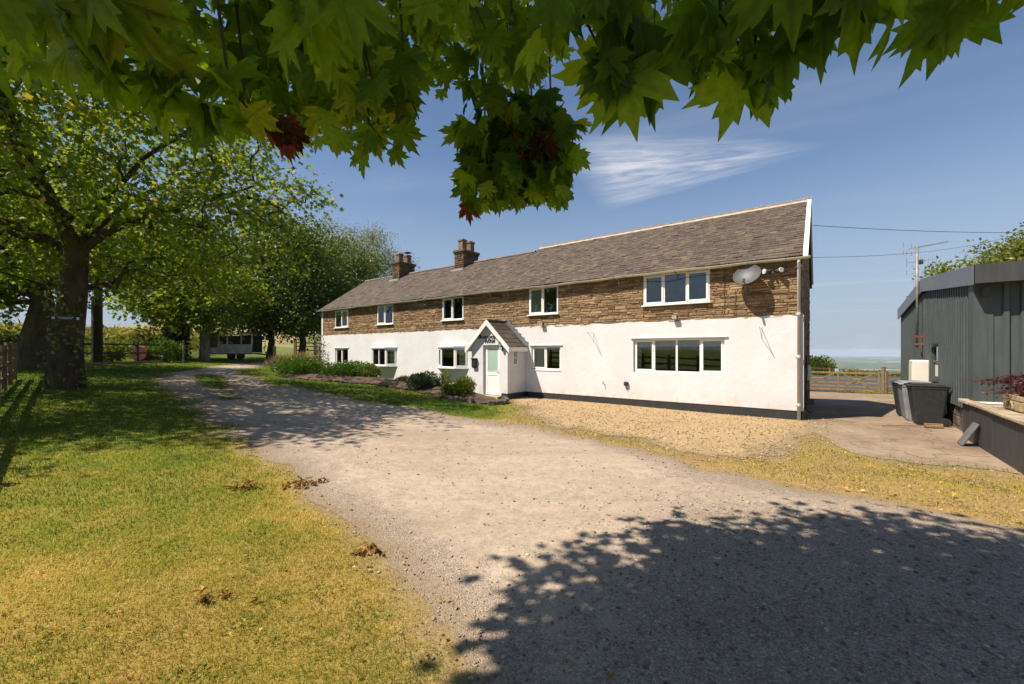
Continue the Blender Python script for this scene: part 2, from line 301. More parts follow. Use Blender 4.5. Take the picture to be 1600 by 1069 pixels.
M['purple'] = leafmat('purple_flower', [(0, (.06, .03, .06)), (1, (.22, .12, .20))], .2, .6, .2, 2)
M['straw'] = leafmat('dry_grass_head', [(0, (.20, .14, .07)), (1, (.42, .32, .19))], .2, .7, .2, 2)
M['acer'] = leafmat('red_acer_leaf', [(0, (.035, .008, .012)), (.6, (.085, .02, .024)), (1, (.15, .045, .04))], .35, .5, .3, 3)
M['maize'] = leafmat('maize_leaf', [(0, (.06, .085, .02)), (.6, (.14, .155, .04)), (.9, (.25, .22, .08)), (1, (.38, .30, .14))], .3, .5, .3, .4)
# other things
def m_clad(name, c):
    m, nt, b = new_mat(name)
    n = noise(nt, 1.2, 5, .6); n2 = noise(nt, 9, 4, .6, stretch=(1, 1, .12))
    k = mix(nt, .5, ramp(nt, n, [(.3, tuple(x * .85 for x in c)), (.7, tuple(x * 1.15 for x in c))]), ramp(nt, n2, [(.3, tuple(x * .62 for x in c)), (.75, tuple(x * 1.4 for x in c))]))
    lk(nt, k, b.inputs['Base Color']); b.inputs['Roughness'].default_value = .5; b.inputs['Specular IOR Level'].default_value = .35
    return m
M['clad'] = m_clad('grey_green_cladding', (.062, .076, .076))
M['trim'] = m_clad('blue_grey_trim', (.14, .16, .19))
M['fascia'] = m_clad('dark_fascia', (.052, .053, .055))
M['blackwall'] = simple('black_painted_wall', (.040, .040, .043), .65, (.026, .025, .026), 3, .35, stretch=(3, 3, .5))
M['flag'] = simple('sandstone_flag', (.42, .34, .235), .9, (.26, .20, .13), 3, .6, detail=7)
M['trough'] = simple('stone_trough', (.40, .30, .17), .95, (.24, .17, .09), 5, .9, detail=7)
M['block'] = simple('old_blockwork', (.17, .13, .10), .95, (.03, .027, .024), 4, .8)
M['wood'] = simple('weathered_wood', (.22, .165, .09), .9, (.12, .085, .045), 5, .5, stretch=(1, 1, 1))
M['gatewood'] = simple('yellowed_gate_wood', (.25, .175, .07), .85, (.15, .105, .042), 5, .4)
M['darkwood'] = simple('dark_fence_wood', (.055, .042, .03), .9, (.03, .022, .016), 6, .5)
M['bingrey'] = simple('grey_bin', (.21, .23, .25), .5, (.16, .175, .19), 4)
M['binlid'] = simple('pale_grey_lid', (.30, .31, .30), .5, (.17, .18, .17), 4)
M['binblack'] = simple('black_bin', (.020, .020, .021), .5, (.035, .034, .032), 12, lo=.3, hi=.5)
M['binblue'] = simple('blue_black_lid', (.03, .035, .05), .45)
M['rubber'] = simple('rubber', (.02, .02, .02), .85)
M['galv'] = simple('galvanised_steel', (.26, .25, .23), .5, (.17, .155, .135), 9, metal=.4)
M['cream'] = simple('cream_box', (.72, .68, .60), .5, (.66, .62, .54), 2)
M['bristle'] = simple('broom_bristle', (.36, .23, .11), .95, (.22, .13, .06), 40, .8)
M['slab'] = simple('grey_slate_slab', (.13, .13, .135), .7, (.09, .09, .095), 6, .3)
M['paper'] = simple('white_paper', (.75, .75, .78), .6)
M['rail'] = simple('trailer_paint', (.72, .71, .68), .6, (.5, .48, .44), 3)
M['ply'] = simple('grey_ply', (.24, .19, .15), .85, (.16, .125, .10), 3)
M['redrust'] = simple('rust_red_metal', (.24, .065, .03), .8, (.14, .04, .02), 4)
M['signblack'] = simple('black_sign', (.012, .012, .012), .5)
M['signwhite'] = simple('white_sign_paint', (.62, .62, .58), .6)
M['letter'] = simple('dark_red_letter', (.035, .012, .010), .5)
M['rubble'] = simple('brick_rubble', (.42, .28, .20), .95, (.24, .12, .08), 6, .6)

# ---------------------------------------------------------------- helpers
def tag(o, label=None, cat=None, group=None, kind=None):
    if label: o['label'] = label
    if cat: o['category'] = cat
    if group: o['group'] = group
    if kind: o['kind'] = kind
    return o
def link(name, me, mat=None, parent=None):
    o = bpy.data.objects.new(name, me); col.objects.link(o)
    if mat is not None and not me.materials: me.materials.append(mat)
    if parent is not None: o.parent = parent
    return o
def empty(name, loc=(0, 0, 0), rz=0):
    o = bpy.data.objects.new(name, None); col.objects.link(o); o.location = loc; o.rotation_euler = (0, 0, rz); o.empty_display_size = .2
    return o
class MB:
    def __init__(s): s.v = []; s.f = []; s.r = []
    def add(s, vs, fs, rnd=None):
        n = len(s.v); s.v += [tuple(v) for v in vs]; s.f += [tuple(i + n for i in f) for f in fs]
        s.r += [random.random() if rnd is None else rnd] * len(vs); return s
    def box(s, x0, x1, y0, y1, z0, z1, mtx=None):
        vs = [(x0, y0, z0), (x1, y0, z0), (x1, y1, z0), (x0, y1, z0), (x0, y0, z1), (x1, y0, z1), (x1, y1, z1), (x0, y1, z1)]
        if mtx is not None: vs = [mtx @ Vector(v) for v in vs]
        return s.add(vs, [(0, 3, 2, 1), (4, 5, 6, 7), (0, 1, 5, 4), (1, 2, 6, 5), (2, 3, 7, 6), (3, 0, 4, 7)])
    def cbox(s, x0, x1, y0, y1, z0, z1, c=.01, mtx=None):     # chamfered box
        b = bmesh.new(); bmesh.ops.create_cube(b, size=1)
        for v in b.verts: v.co = Vector(((x0 + x1) / 2 + v.co.x * (x1 - x0), (y0 + y1) / 2 + v.co.y * (y1 - y0), (z0 + z1) / 2 + v.co.z * (z1 - z0)))
        bmesh.ops.bevel(b, geom=b.edges[:], offset=c, segments=1, affect='EDGES')
        if mtx is not None: bmesh.ops.transform(b, matrix=mtx, verts=b.verts)
        b.verts.index_update(); s.add([v.co for v in b.verts], [[v.index for v in f.verts] for f in b.faces]); b.free(); return s
    def beam(s, a, b, w, h, up=(0, 0, 1)):
        a, b = Vector(a), Vector(b); d = (b - a); ln = d.length; d.normalize(); u = Vector(up)
        sd = d.cross(u).normalized(); u = sd.cross(d)
        m = Matrix((sd, d, u)).transposed().to_4x4(); m.translation = a
        return s.box(-w / 2, w / 2, 0, ln, -h / 2, h / 2, m)
    def tube(s, pts, rad, n=8, caps=True):
        pts = [Vector(p) for p in pts]; rad = rad if hasattr(rad, '__len__') else [rad] * len(pts)
        vs = []; prev = None
        for i, p in enumerate(pts):
            d = (pts[min(i + 1, len(pts) - 1)] - pts[max(i - 1, 0)]).normalized()
            if prev is None:
                a = d.orthogonal().normalized()
            else: a = (prev - d * prev.dot(d)).normalized()
            prev = a; b = d.cross(a)
            for k in range(n):
                t = 2 * math.pi * k / n; vs.append(p + (a * math.cos(t) + b * math.sin(t)) * rad[i])
        fs = [(i * n + k, i * n + (k + 1) % n, (i + 1) * n + (k + 1) % n, (i + 1) * n + k) for i in range(len(pts) - 1) for k in range(n)]
        if caps: fs += [tuple(range(n))[::-1], tuple((len(pts) - 1) * n + k for k in range(n))]
        return s.add(vs, fs)
    def lathe(s, prof, n=16, mtx=None, sx=1, sy=1):
        vs = []
        for r, z in prof:
            for k in range(n):
                t = 2 * math.pi * k / n; v = Vector((r * math.cos(t) * sx, r * math.sin(t) * sy, z)); vs.append(mtx @ v if mtx is not None else v)
        fs = [(i * n + k, i * n + (k + 1) % n, (i + 1) * n + (k + 1) % n, (i + 1) * n + k) for i in range(len(prof) - 1) for k in range(n)]
        fs += [tuple(range(n))[::-1], tuple((len(prof) - 1) * n + k for k in range(n))]
        return s.add(vs, fs)
    def build(s, name, mat, parent=None, smooth=False):
        me = bpy.data.meshes.new(name); me.from_pydata(s.v, [], s.f); me.update()
        a = me.attributes.new('rnd', 'FLOAT', 'POINT'); a.data.foreach_set('value', np.array(s.r, dtype=np.float32))
        if smooth: me.polygons.foreach_set('use_smooth', [True] * len(me.polygons))
        return link(name, me, mat, parent)
def mesh_np(name, V, F, rnd=None, mat=None, parent=None, smooth=False, extra=None):
    V = np.asarray(V, dtype=np.float32); F = np.asarray(F, dtype=np.int32); k = F.shape[1]
    me = bpy.data.meshes.new(name); me.vertices.add(len(V)); me.vertices.foreach_set('co', V.ravel())
    me.loops.add(F.size); me.loops.foreach_set('vertex_index', F.ravel())
    me.polygons.add(len(F)); me.polygons.foreach_set('loop_start', np.arange(0, F.size, k, dtype=np.int32))
    if smooth: me.polygons.foreach_set('use_smooth', np.ones(len(F), dtype=bool))
    me.update(calc_edges=True)
    for nm, val in ([('rnd', rnd)] if rnd is not None else []) + list((extra or {}).items()):
        a = me.attributes.new(nm, 'FLOAT', 'POINT'); a.data.foreach_set('value', np.asarray(val, dtype=np.float32))
    return link(name, me, mat, parent)

# plane noise for outlines and patches
_lat = rng.random((64, 64))
def vnoise(x, y, s=1.0, seed=0):
    x = np.asarray(x) * s + seed * 7.3; y = np.asarray(y) * s + seed * 3.1
    xi = np.floor(x).astype(int); yi = np.floor(y).astype(int); fx = x - xi; fy = y - yi
    fx = fx * fx * (3 - 2 * fx); fy = fy * fy * (3 - 2 * fy); g = lambda i, j: _lat[i % 64, j % 64]
    return (g(xi, yi) * (1 - fx) + g(xi + 1, yi) * fx) * (1 - fy) + (g(xi, yi + 1) * (1 - fx) + g(xi + 1, yi + 1) * fx) * fy
def fnoise(x, y, s=1.0, seed=0): return (vnoise(x, y, s, seed) + .5 * vnoise(x, y, s * 2.1, seed + 1) + .25 * vnoise(x, y, s * 4.3, seed + 2)) / 1.75 - .5
def sst(v, a, b): t = np.clip((v - a) / (b - a), 0, 1); return t * t * (3 - 2 * t)
# ---------------------------------------------------------------- the lie of the land
def gz(X, Y):
    X = np.asarray(X, dtype=float); Y = np.asarray(Y, dtype=float)
    sp = lambda v, w=.5: .5 * (v + np.sqrt(v * v + w * w))
    v = sp(-X - .8); v = 45 * np.tanh(v / 45)
    z = .058 * v
    dr = .043 * np.minimum(sp(Y - 11), 13) + .02 * np.clip(Y - 24.5, 0, 33)
    z = z - dr * sst(X, 3.5, 10)
    r = np.hypot(X, Y)
    z = z + 13 * np.exp(-((X + 66) / 42) ** 2 - ((Y - 128) / 45) ** 2)
    z = z - 5 * sst(r, 60, 110) * sst(X + .15 * Y, -20, 20) - 86 * sst(r, 90, 900)
    z = z + sst(r, 600, 1500) * 5 * fnoise(X, Y, .0017, 3)
    return z
def inpoly(X, Y, P):
    X = np.asarray(X); Y = np.asarray(Y); ins = np.zeros(X.shape, bool); n = len(P)
    for i in range(n):
        (x0, y0), (x1, y1) = P[i], P[(i + 1) % n]
        if y0 == y1: continue
        c = ((y0 > Y) != (y1 > Y)) & (X < (x1 - x0) * (Y - y0) / (y1 - y0) + x0); ins ^= c
    return ins
def sdf(X, Y, P):
    X = np.asarray(X, dtype=float); Y = np.asarray(Y, dtype=float); d = np.full(X.shape, 1e9); n = len(P)
    for i in range(n):
        (x0, y0), (x1, y1) = P[i], P[(i + 1) % n]; ex, ey = x1 - x0, y1 - y0
        t = np.clip(((X - x0) * ex + (Y - y0) * ey) / (ex * ex + ey * ey), 0, 1)
        d = np.minimum(d, np.hypot(X - x0 - t * ex, Y - y0 - t * ey))
    return np.where(inpoly(X, Y, P), d, -d)
DRIVE = [(-.15, 2.35), (-.32, 2.55), (-.47, 2.78), (-.67, 3.09), (-1.0, 3.57), (-1.58, 4.25), (-2.3, 4.94), (-3.22, 5.93), (-4.93, 7.57), (-6.78, 9.41),
         (-9.36, 11.83), (-12.22, 14.65), (-14.2, 16.65), (-16.5, 20.5), (-18.2, 25.5), (-19.2, 31), (-19.6, 42), (-16.9, 42), (-17, 32), (-16.82, 27.82), (-15.57, 23.62),
         (-13.81, 20.81), (-9.87, 17.21), (-7.13, 15.33), (-5.17, 13.88), (-3.15, 12.71), (-1.85, 11.92), (-.51, 10.99), (.77, 9.92), (1.77, 8.78), (2.51, 8.09),
         (3.06, 6.57), (4.04, 5.79), (4.72, 5.07), (5.31, 4.28), (6.5, 3.3), (10, 1.6), (10, -12), (-.5, -12), (.35, -2), (.2, 1.2)]
GOLD = [(-.13, 16.67), (.3, 14.6), (.62, 13.39), (.75, 11.9), (1.25, 10.4), (2.55, 8.9), (3.6, 7.6), (4.65, 7.6), (6.04, 8.66), (7.45, 10.5), (8.35, 11.35), (8, 11.6), (.6, 17.4)]
YARD = [(8.15, 11.35), (7.3, 10.0), (6.58, 8.66), (6.24, 7.59), (6.88, 6.83), (7.94, 6.4), (11, 5.0), (16, 8), (17.2, 17), (22.5, 21.5), (16.5, 26.5), (13.5, 25), (8.1, 11.6)]
VERGE = [(-.5, 11.0), (.77, 9.92), (1.77, 8.78), (2.51, 8.09), (3.06, 6.57), (4.04, 5.79), (4.72, 5.07), (5.31, 4.28), (8, 2.6), (12, 4.6), (7.94, 6.4), (6.88, 6.83), (6.24, 7.59),
         (6.58, 8.66), (7.6, 10.6), (6.04, 8.66), (4.65, 7.5), (3.77, 7.36), (2.69, 8.66), (1.54, 9.92), (.89, 11.51), (.5, 13.2)]
BED = [(-11.6, 20.3), (-9.0, 19.3), (-7.12, 19.2), (-5.7, 18.4), (-4.2, 17.3), (-2.9, 15.9), (-1.87, 15.0), (-.75, 14.35), (-.2, 14.6), (-.35, 15.6), (-1.2, 17.0), (-12.4, 26.4)]
def sd_drive(X, Y):
    d = sdf(X, Y, DRIVE); r = np.hypot(X, Y)
    d = d + np.clip(.05 * r, .12, .5) * 2 * fnoise(X, Y, 1.1, 5) + .22 * fnoise(X, Y, 4.5, 9)
    ax, ay = -.66, .75; u = (X + 12.3) * ax + (Y - 17.0) * ay; v = -(X + 12.3) * ay + (Y - 17.0) * ax
    isl = np.hypot(u / 3.6, v / .5) - 1 + 1.1 * fnoise(X, Y, .8, 21)
    isl2 = np.hypot((X + 8.6) / .8, (Y - 12.6) / .25) - 1 + 1.2 * fnoise(X, Y, 1.1, 25)
    return np.minimum(np.minimum(d, isl), isl2)
def sd_gold(X, Y): return sdf(X, Y, GOLD) + (.9 * fnoise(X, Y, 1.0, 31) + .7 * fnoise(X, Y, 4, 33)) * (1 - sst(Y + .75 * X, 15.5, 17.0)) + .12
def sd_yard(X, Y): return sdf(X, Y, YARD) + .45 * fnoise(X, Y, 1.3, 41) + .4 * fnoise(X, Y, 5, 43)
def sd_arena(X, Y): return np.minimum(np.minimum(X - 8, 58 - X), np.minimum(Y - 26.0 + .03 * X, 56 - Y)) + .4 * fnoise(X, Y, .4, 51)
NR, NT = 300, 420
rr = .35 * (9000 / .35) ** (np.linspace(0, 1, NR)); tt = np.linspace(0, 2 * np.pi, NT, endpoint=False)
GX = rr[:, None] * np.sin(tt)[None]; GY = rr[:, None] * np.cos(tt)[None]; GZ = gz(GX, GY)
def ground_sheet():
    V = np.stack([GX, GY, GZ], -1).reshape(-1, 3); idx = np.arange(NR * NT).reshape(NR, NT); j1 = np.roll(idx, -1, 1)
    F = np.stack([idx[:-1], idx[1:], j1[1:], j1[:-1]], -1).reshape(-1, 4)
    X, Y = V[:, 0], V[:, 1]; r = np.hypot(X, Y)
    dry = np.clip(1 - r / 9, 0, 1) * .9 + .35 * sst(X, -2, 3) + .3 * inpoly(X, Y, VERGE) - .5 * sst(Y, 8, 11) * sst(-X, 0, 2) - .2 * sst(-X, 5, 8) + .5 * np.clip(1 - np.abs(sd_drive(X, Y)) / .8, 0, 1)
    o = mesh_np('ground', V, F[:, ::-1], None, M['grass'], None, True, dict(dry=dry, edge=np.clip(1 + np.maximum(np.maximum(sd_drive(X, Y), sd_yard(X, Y)), sd_gold(X, Y)) / .30, 0, 1) * (r < 60), verge=np.clip(1 + 1.6 * np.maximum(np.maximum(sdf(X, Y, VERGE), sd_gold(X, Y)), -1), 0, 1) * (r < 30), far=sst(r, 45, 70), plain=sst(r, 300, 500)))
    c = MB(); 
    tag(o, kind='structure')
ground_sheet()
def sheet(name, fn, dz, mat, rmax=70, extra=None):
    nr = int(np.searchsorted(rr, rmax)); S = fn(GX[:nr], GY[:nr])
    V = []; F = []; vid = {}
    def vert(key, x, y):
        if key in vid: return vid[key]
        vid[key] = len(V); V.append((x, y)); return vid[key]
    A = S[:-1]; Bm = S[1:]; C = np.roll(S, -1, 1)[1:]; D = np.roll(S, -1, 1)[:-1]
    anyin = (A > 0) | (Bm > 0) | (C > 0) | (D > 0)
    for i, j in zip(*np.nonzero(anyin)):
        jn = (j + 1) % NT; cs = [(i, j), (i + 1, j), (i + 1, jn), (i, jn)]; out = []
        for k in range(4):
            a, b = cs[k], cs[(k + 1) % 4]; sa, sb = S[a], S[b]
            if sa > 0: out.append(vert(a, GX[a], GY[a]))
            if (sa > 0) != (sb > 0):
                t = sa / (sa - sb); key = (a, b) if a < b else (b, a)
                out.append(vert(key, GX[a] + (GX[b] - GX[a]) * t, GY[a] + (GY[b] - GY[a]) * t))
        if len(out) >= 3: F.append(out[::-1])
    V = np.array(V); z = gz(V[:, 0], V[:, 1]) + dz
    me = bpy.data.meshes.new(name); me.from_pydata(np.column_stack([V, z]).tolist(), [], F); me.update()
    lo = np.clip(1 - fn(V[:, 0], V[:, 1]) / .8, 0, 1)
    if extra is not None: lo = np.maximum(lo, extra(V[:, 0], V[:, 1]))
    a = me.attributes.new('loose', 'FLOAT', 'POINT'); a.data.foreach_set('value', lo.astype(np.float32))
    a = me.attributes.new('edge', 'FLOAT', 'POINT'); a.data.foreach_set('value', np.clip(1 - fn(V[:, 0], V[:, 1]) / .38, 0, 1).astype(np.float32))
    me.polygons.foreach_set('use_smooth', [True] * len(me.polygons))
    return tag(link(name, me, mat), kind='structure')
sheet('driveway', sd_drive, .004, M['drive'], 45, lambda X, Y: sst(X + .4 * (3.6 - Y), .2, 2.2) * sst(-Y, -6, -3.6))
sheet('gravel_forecourt', sd_gold, .006, M['gold'], 22)
sheet('yard', sd_yard, .008, M['yard'], 32)
sheet('riding_arena', sd_arena, .03, M['arena'], 75)

# ---------------------------------------------------------------- farmhouse
HA = math.atan2(-.6023, .7983); C0 = Vector((8.0, 11.4, 0)); Lv = Vector((-.7983, .6023, 0)); Bv = Vector((.6023, .7983, 0))
def hp(t, z, p=0): v = C0 + Lv * t - Bv * p; v.z = z; return v      # along the front from its right corner, height, distance out from the wall
house = empty('farmhouse', C0, HA)
tag(house, 'long white and brown stone farmhouse with a slate roof and gabled porch', 'house')
LEN = 25.4; EAV = 4.62; BAND = 2.89
TAN = .678; D1, D2 = 3.3, 3.72; SPL = 11.0          # ridge set-back of the left and right part, where they meet
WT = .32
WIN = dict(W1=(22.37, 23.82, 3.33, 4.40), W2=(18.03, 19.46, 3.36, 4.42), W3=(12.83, 14.23, 3.36, 4.44), W4=(7.76, 9.14, 3.36, 4.46), W5=(2.33, 4.41, 3.43, 4.46),
           L1=(22.37, 23.80, 1.10, 2.06), L2=(17.72, 19.92, 1.12, 2.04), L3=(12.54, 14.47, 1.13, 2.06), L4=(7.66, 9.01, 1.15, 2.10), L5=(1.92, 4.76, 1.18, 2.31))
def wall_panel(b, x0, x1, z0, z1, holes, y, rev, top_j=0):
    xs = sorted(set([x0, x1] + [h[0] for h in holes] + [h[1] for h in holes])); zs = sorted(set([z0, z1] + [h[2] for h in holes] + [h[3] for h in holes]))
    for i in range(len(xs) - 1):
        for k in range(len(zs) - 1):
            cx, cz = (xs[i] + xs[i + 1]) / 2, (zs[k] + zs[k + 1]) / 2
            if any(h[0] < cx < h[1] and h[2] < cz < h[3] for h in holes): continue
            b.add([(xs[i], y, zs[k]), (xs[i + 1], y, zs[k]), (xs[i + 1], y, zs[k + 1]), (xs[i], y, zs[k + 1])], [(0, 1, 2, 3)])
    for a, c, d, e in holes:
        for q in ([(a, y, d), (a, y, e), (a, y + rev, e), (a, y + rev, d)], [(c, y, e), (c, y, d), (c, y + rev, d), (c, y + rev, e)], [(a, y, e), (c, y, e), (c, y + rev, e), (a, y + rev, e)], [(c, y, d), (a, y, d), (a, y + rev, d), (c, y + rev, d)]):
            b.add(q, [(0, 1, 2, 3)])
low = [(-h[1], -h[0], h[2], h[3]) for k, h in WIN.items() if k[0] == 'L']
up = [(-h[1], -h[0], h[2], h[3]) for k, h in WIN.items() if k[0] == 'W']
b = MB(); wall_panel(b, -LEN, 0, .24, BAND - .06, low, -.028, .20)
n = 170; xs = np.linspace(-LEN, 0, n + 1); tops = BAND + .03 * (fnoise(xs, xs * 0, 2.0, 4) * 2) + .012 * rng.normal(size=n + 1)
for i in range(n):                                   # ragged top edge of the painted render, with its thickness
    a, c = xs[i], xs[i + 1]
    b.add([(a, -.028, BAND - .06), (c, -.028, BAND - .06), (c, -.028, tops[i + 1]), (a, -.028, tops[i]), (a, .03, tops[i]), (c, .03, tops[i + 1])], [(0, 1, 2, 3), (3, 2, 5, 4)])
b.box(0, .046, -.028, .22, .24, BAND + .01); b.box(-LEN - .028, -LEN, -.028, 5.9, .1, BAND + .6)
b.box(-LEN - .03, -LEN + .14, -.031, .1, BAND - .02, EAV - .05)      # white end strip at the left corner
b.build('rendered_wall', M['render'], house)
b = MB(); b.box(-9.2, .02, -.012, .3, -.3, .24); b.box(-LEN, -11.3, -.012, .3, -.3, .24); b.build('plinth', M['plinth'], house)
b = MB(); wall_panel(b, -LEN, 0, BAND - .1, EAV + .02, up, .0, .2)
b.build('upper_wall', M['mortar'], house)
def gable(x, D, zr, dback, nm):
    m = MB(); m.add([(x, 0.001, -.5), (x, 2 * dback, -.5), (x, 2 * dback, EAV), (x, dback, zr), (x, 0.001, EAV)], [(0, 1, 2, 3, 4)]); m.build(nm, M['gablestone'], house)
ZR1, ZR2 = EAV + D1 * TAN, EAV + D2 * TAN
gable(-.004, D2, ZR2 - .1, D2, 'gable_wall'); gable(-LEN, D1, ZR1 - .1, D1, 'gable_wall')
m = MB(); m.add([(-LEN, 6.6, -.5), (0, 7.4, -.5), (0, 7.4, EAV), (-LEN, 6.6, EAV)], [(3, 2, 1, 0)]); m.build('back_wall', M['gablestone'], house)
def stone_geo(mb, x0, x1, z0, z1, y, T=None, jit=.012, proud=(.004, .03), axis=None):
    j = lambda a=jit: random.uniform(-a, a); d = random.uniform(*proud); g = .006
    x0 += g; x1 -= g; z0 += g * .8; z1 -= g * .8; c = min(.022, (x1 - x0) * .18, (z1 - z0) * .22)
    o = [(x0 + j(), z0 + j(.007)), (x1 + j(), z0 + j(.007)), (x1 + j(), z1 + j(.007)), (x0 + j(), z1 + j(.007))]
    sg = [(1, 1), (-1, 1), (-1, -1), (1, -1)]
    vs = [(p[0], y + .03, p[1]) for p in o] + [(p[0], y - d * .35, p[1]) for p in o] + [(p[0] + s[0] * c * random.uniform(.7, 1.5), y - d - random.uniform(0, .008), p[1] + s[1] * c * random.uniform(.6, 1.3)) for p, s in zip(o, sg)]
    if axis: vs = [axis(v) for v in vs]
    fs = []
    for k in range(4):
        n_ = (k + 1) % 4; fs += [(k, n_, 4 + n_, 4 + k), (4 + k, 4 + n_, 8 + n_, 8 + k)]
    fs.append((8, 9, 10, 11)); mb.add(vs, fs)
stones = []; z = BAND - .05
while z < EAV - .02:
    h = random.choice([.05, .06, .07, .085, .10, .125]); h = min(h, EAV - z + .02); x = -LEN + .15
    while x < -.02:
        w = random.uniform(.12, .46) * (.7 + h * 4); x1 = min(x + w, 0)
        if x1 > -.1: x1 = 0.0
        segs = [(x, x1)]
        for a, c, d, e in up:
            if z + h > d - .03 and z < e + .02:
                ns = []
                for p, q in segs:
                    if q <= a or p >= c: ns.append((p, q))
                    else:
                        if p < a: ns.append((p, a))
                        if q > c: ns.append((c, q))
                segs = ns
        for p, q in segs:
            if q - p > .05: stones.append((p, q, z, z + h))
        x = x1
    z += h
camh = Vector((-8.0 * .7983 + 11.4 * .6023, -8.0 * .6023 - 11.4 * .7983))     # camera in the house's own axes
stones.sort(key=lambda s: -((s[1] - s[0]) * (s[3] - s[2])) / (((s[0] + s[1]) / 2 - camh.x) ** 2 + camh.y ** 2))
rest = MB()
def small(name, mb, mat, parent): return mb.build(name, mat, parent)
facade = bpy.data.objects['upper_wall']
for i, s in enumerate(stones):
    if i < 300: mb = MB(); stone_geo(mb, *s, 0.0); small('stone', mb, M['stone'], facade)
    else: stone_geo(rest, *s, 0.0)
tag(rest.build('far_stonework', M['stone'], facade), kind='stuff')
gs = MB(); z = -.3                                   # stonework of the right gable end
while z < ZR2 - .2:
    h = random.choice([.1, .12, .15, .18]); y = .02; ymax = 2 * D2 if z < EAV else D2 + (ZR2 - z) / TAN; y0 = .02 if z < EAV else (z + h - EAV) / TAN + .1
    y = y0
    while y < min(ymax, 7.4) - .1:
        w = random.uniform(.2, .6); y1 = min(y + w, 7.4)
        if not (z < BAND - .1 and y < 0): stone_geo(gs, y, y1, z, z + h, 0, axis=lambda v: (.0 - v[1] + .002, v[0], v[2]))
        y = y1
    z += h
tag(gs.build('gable_stonework', M['gablestone'], house), kind='stuff')

# roof
def roof_deck(x0, x1, D, zr, nm):
    m = MB(); e = .14; ze = EAV - e * TAN
    m.add([(x0, -e, ze), (x1, -e, ze), (x1, D, zr), (x0, D, zr), (x0, 2 * D + e, ze), (x1, 2 * D + e, ze)], [(0, 1, 2, 3), (3, 2, 5, 4)])
    m.add([(x0, -e, ze - .05), (x1, -e, ze - .05), (x1, D, zr - .06), (x0, D, zr - .06)], [(3, 2, 1, 0)])
    return m.build(nm, M['roofdeck'], house)
deckR = roof_deck(-SPL, .10, D2, ZR2, 'roof'); deckL = roof_deck(-LEN - .16, -SPL, D1, ZR1, 'roof')
m = MB(); m.add([(-SPL, D1 - .4, EAV + (D1 - .4) * TAN), (-SPL, D2, ZR2), (-SPL, D2 + .8, ZR2 - .8 * TAN)], [(0, 1, 2)]); m.build('roof_step', M['lead'], house)
pitch = math.atan(TAN); cp, sp_ = math.cos(pitch), math.sin(pitch)
slates = []; ex = .175
for side, x0, x1, D in (('R', -SPL, .03, D2), ('L', -LEN - .15, -SPL, D1)):
    Ls = (D + .17) / cp; nrow = int(Ls / ex)
    for r in range(nrow + 1):
        s0 = r * ex - .02; w0 = .25 - .04 * r / nrow; x = x0 - random.uniform(0, w0) * (.9 if r % 2 else .4)
        while x < x1 - .03:
            w = w0 * random.uniform(.86, 1.14); a, c = max(x, x0), min(x + w, x1)
            if c - a > .06: slates.append((a, c, s0, min(s0 + .29, Ls + .02), side))
            x += w
def slate_geo(mb, a, c, s0, s1):
    y = lambda s: -.17 + s * cp; zz = lambda s, k: EAV - .17 * TAN + s * sp_ + k / cp
    g = .003; t = random.uniform(.006, .011); lift = random.uniform(.012, .02) + (.012 if random.random() < .06 else 0); s0 = s0 + random.uniform(-.010, .010); sk = random.uniform(-.006, .006)
    vs = []
    for k in (0, t):
        vs += [(a + g, y(s0 + sk), zz(s0 + sk, .006 + lift + k)), (c - g, y(s0 - sk), zz(s0 - sk, .006 + lift + k + random.uniform(-.003, .003))), (c - g, y(s1), zz(s1, .002 + k)), (a + g, y(s1), zz(s1, .002 + k))]
    mb.add(vs, [(4, 5, 6, 7), (0, 1, 5, 4), (1, 2, 6, 5), (3, 0, 4, 7)])
slates.sort(key=lambda s: ((s[0] + s[1]) / 2 - camh.x) ** 2 + (-.17 + s[2] * cp - camh.y) ** 2 + (EAV + s[2] * sp_ - 1.9) ** 2 - 0 if s[4] == 'R' else 1e6)
rest = {'R': MB(), 'L': MB()}
for i, s in enumerate(slates):
    if i < 300: mb = MB(); slate_geo(mb, *s[:4]); mb.build('slate', M['slate'], deckR)
    else: slate_geo(rest[s[4]], *s[:4])
tag(rest['R'].build('far_slates', M['slate'], deckR), kind='stuff'); tag(rest['L'].build('far_slates', M['slate'], deckL), kind='stuff')
m = MB(); s_ = D2 / cp                               # white verge trim on the right edge
m.add([(.035, -.17, EAV - .17 * TAN + .055), (.15, -.17, EAV - .17 * TAN + .055), (.15, D2, ZR2 + .065), (.035, D2, ZR2 + .065), (.15, -.17, EAV - .17 * TAN - .06), (.15, D2, ZR2 - .06), (.035, -.17, EAV - .17 * TAN - .06), (.035, D2, ZR2 + .0)],
      [(0, 1, 2, 3), (1, 4, 5, 2), (0, 6, 4, 1), (7, 6, 0, 3)])
m.add([(.035, D2, ZR2 + .065), (.15, D2, ZR2 + .065), (.15, 2 * D2, EAV + .05), (.035, 2 * D2, EAV + .05)], [(0, 1, 2, 3)])
m.build('verge_trim', M['verge'], deckR)
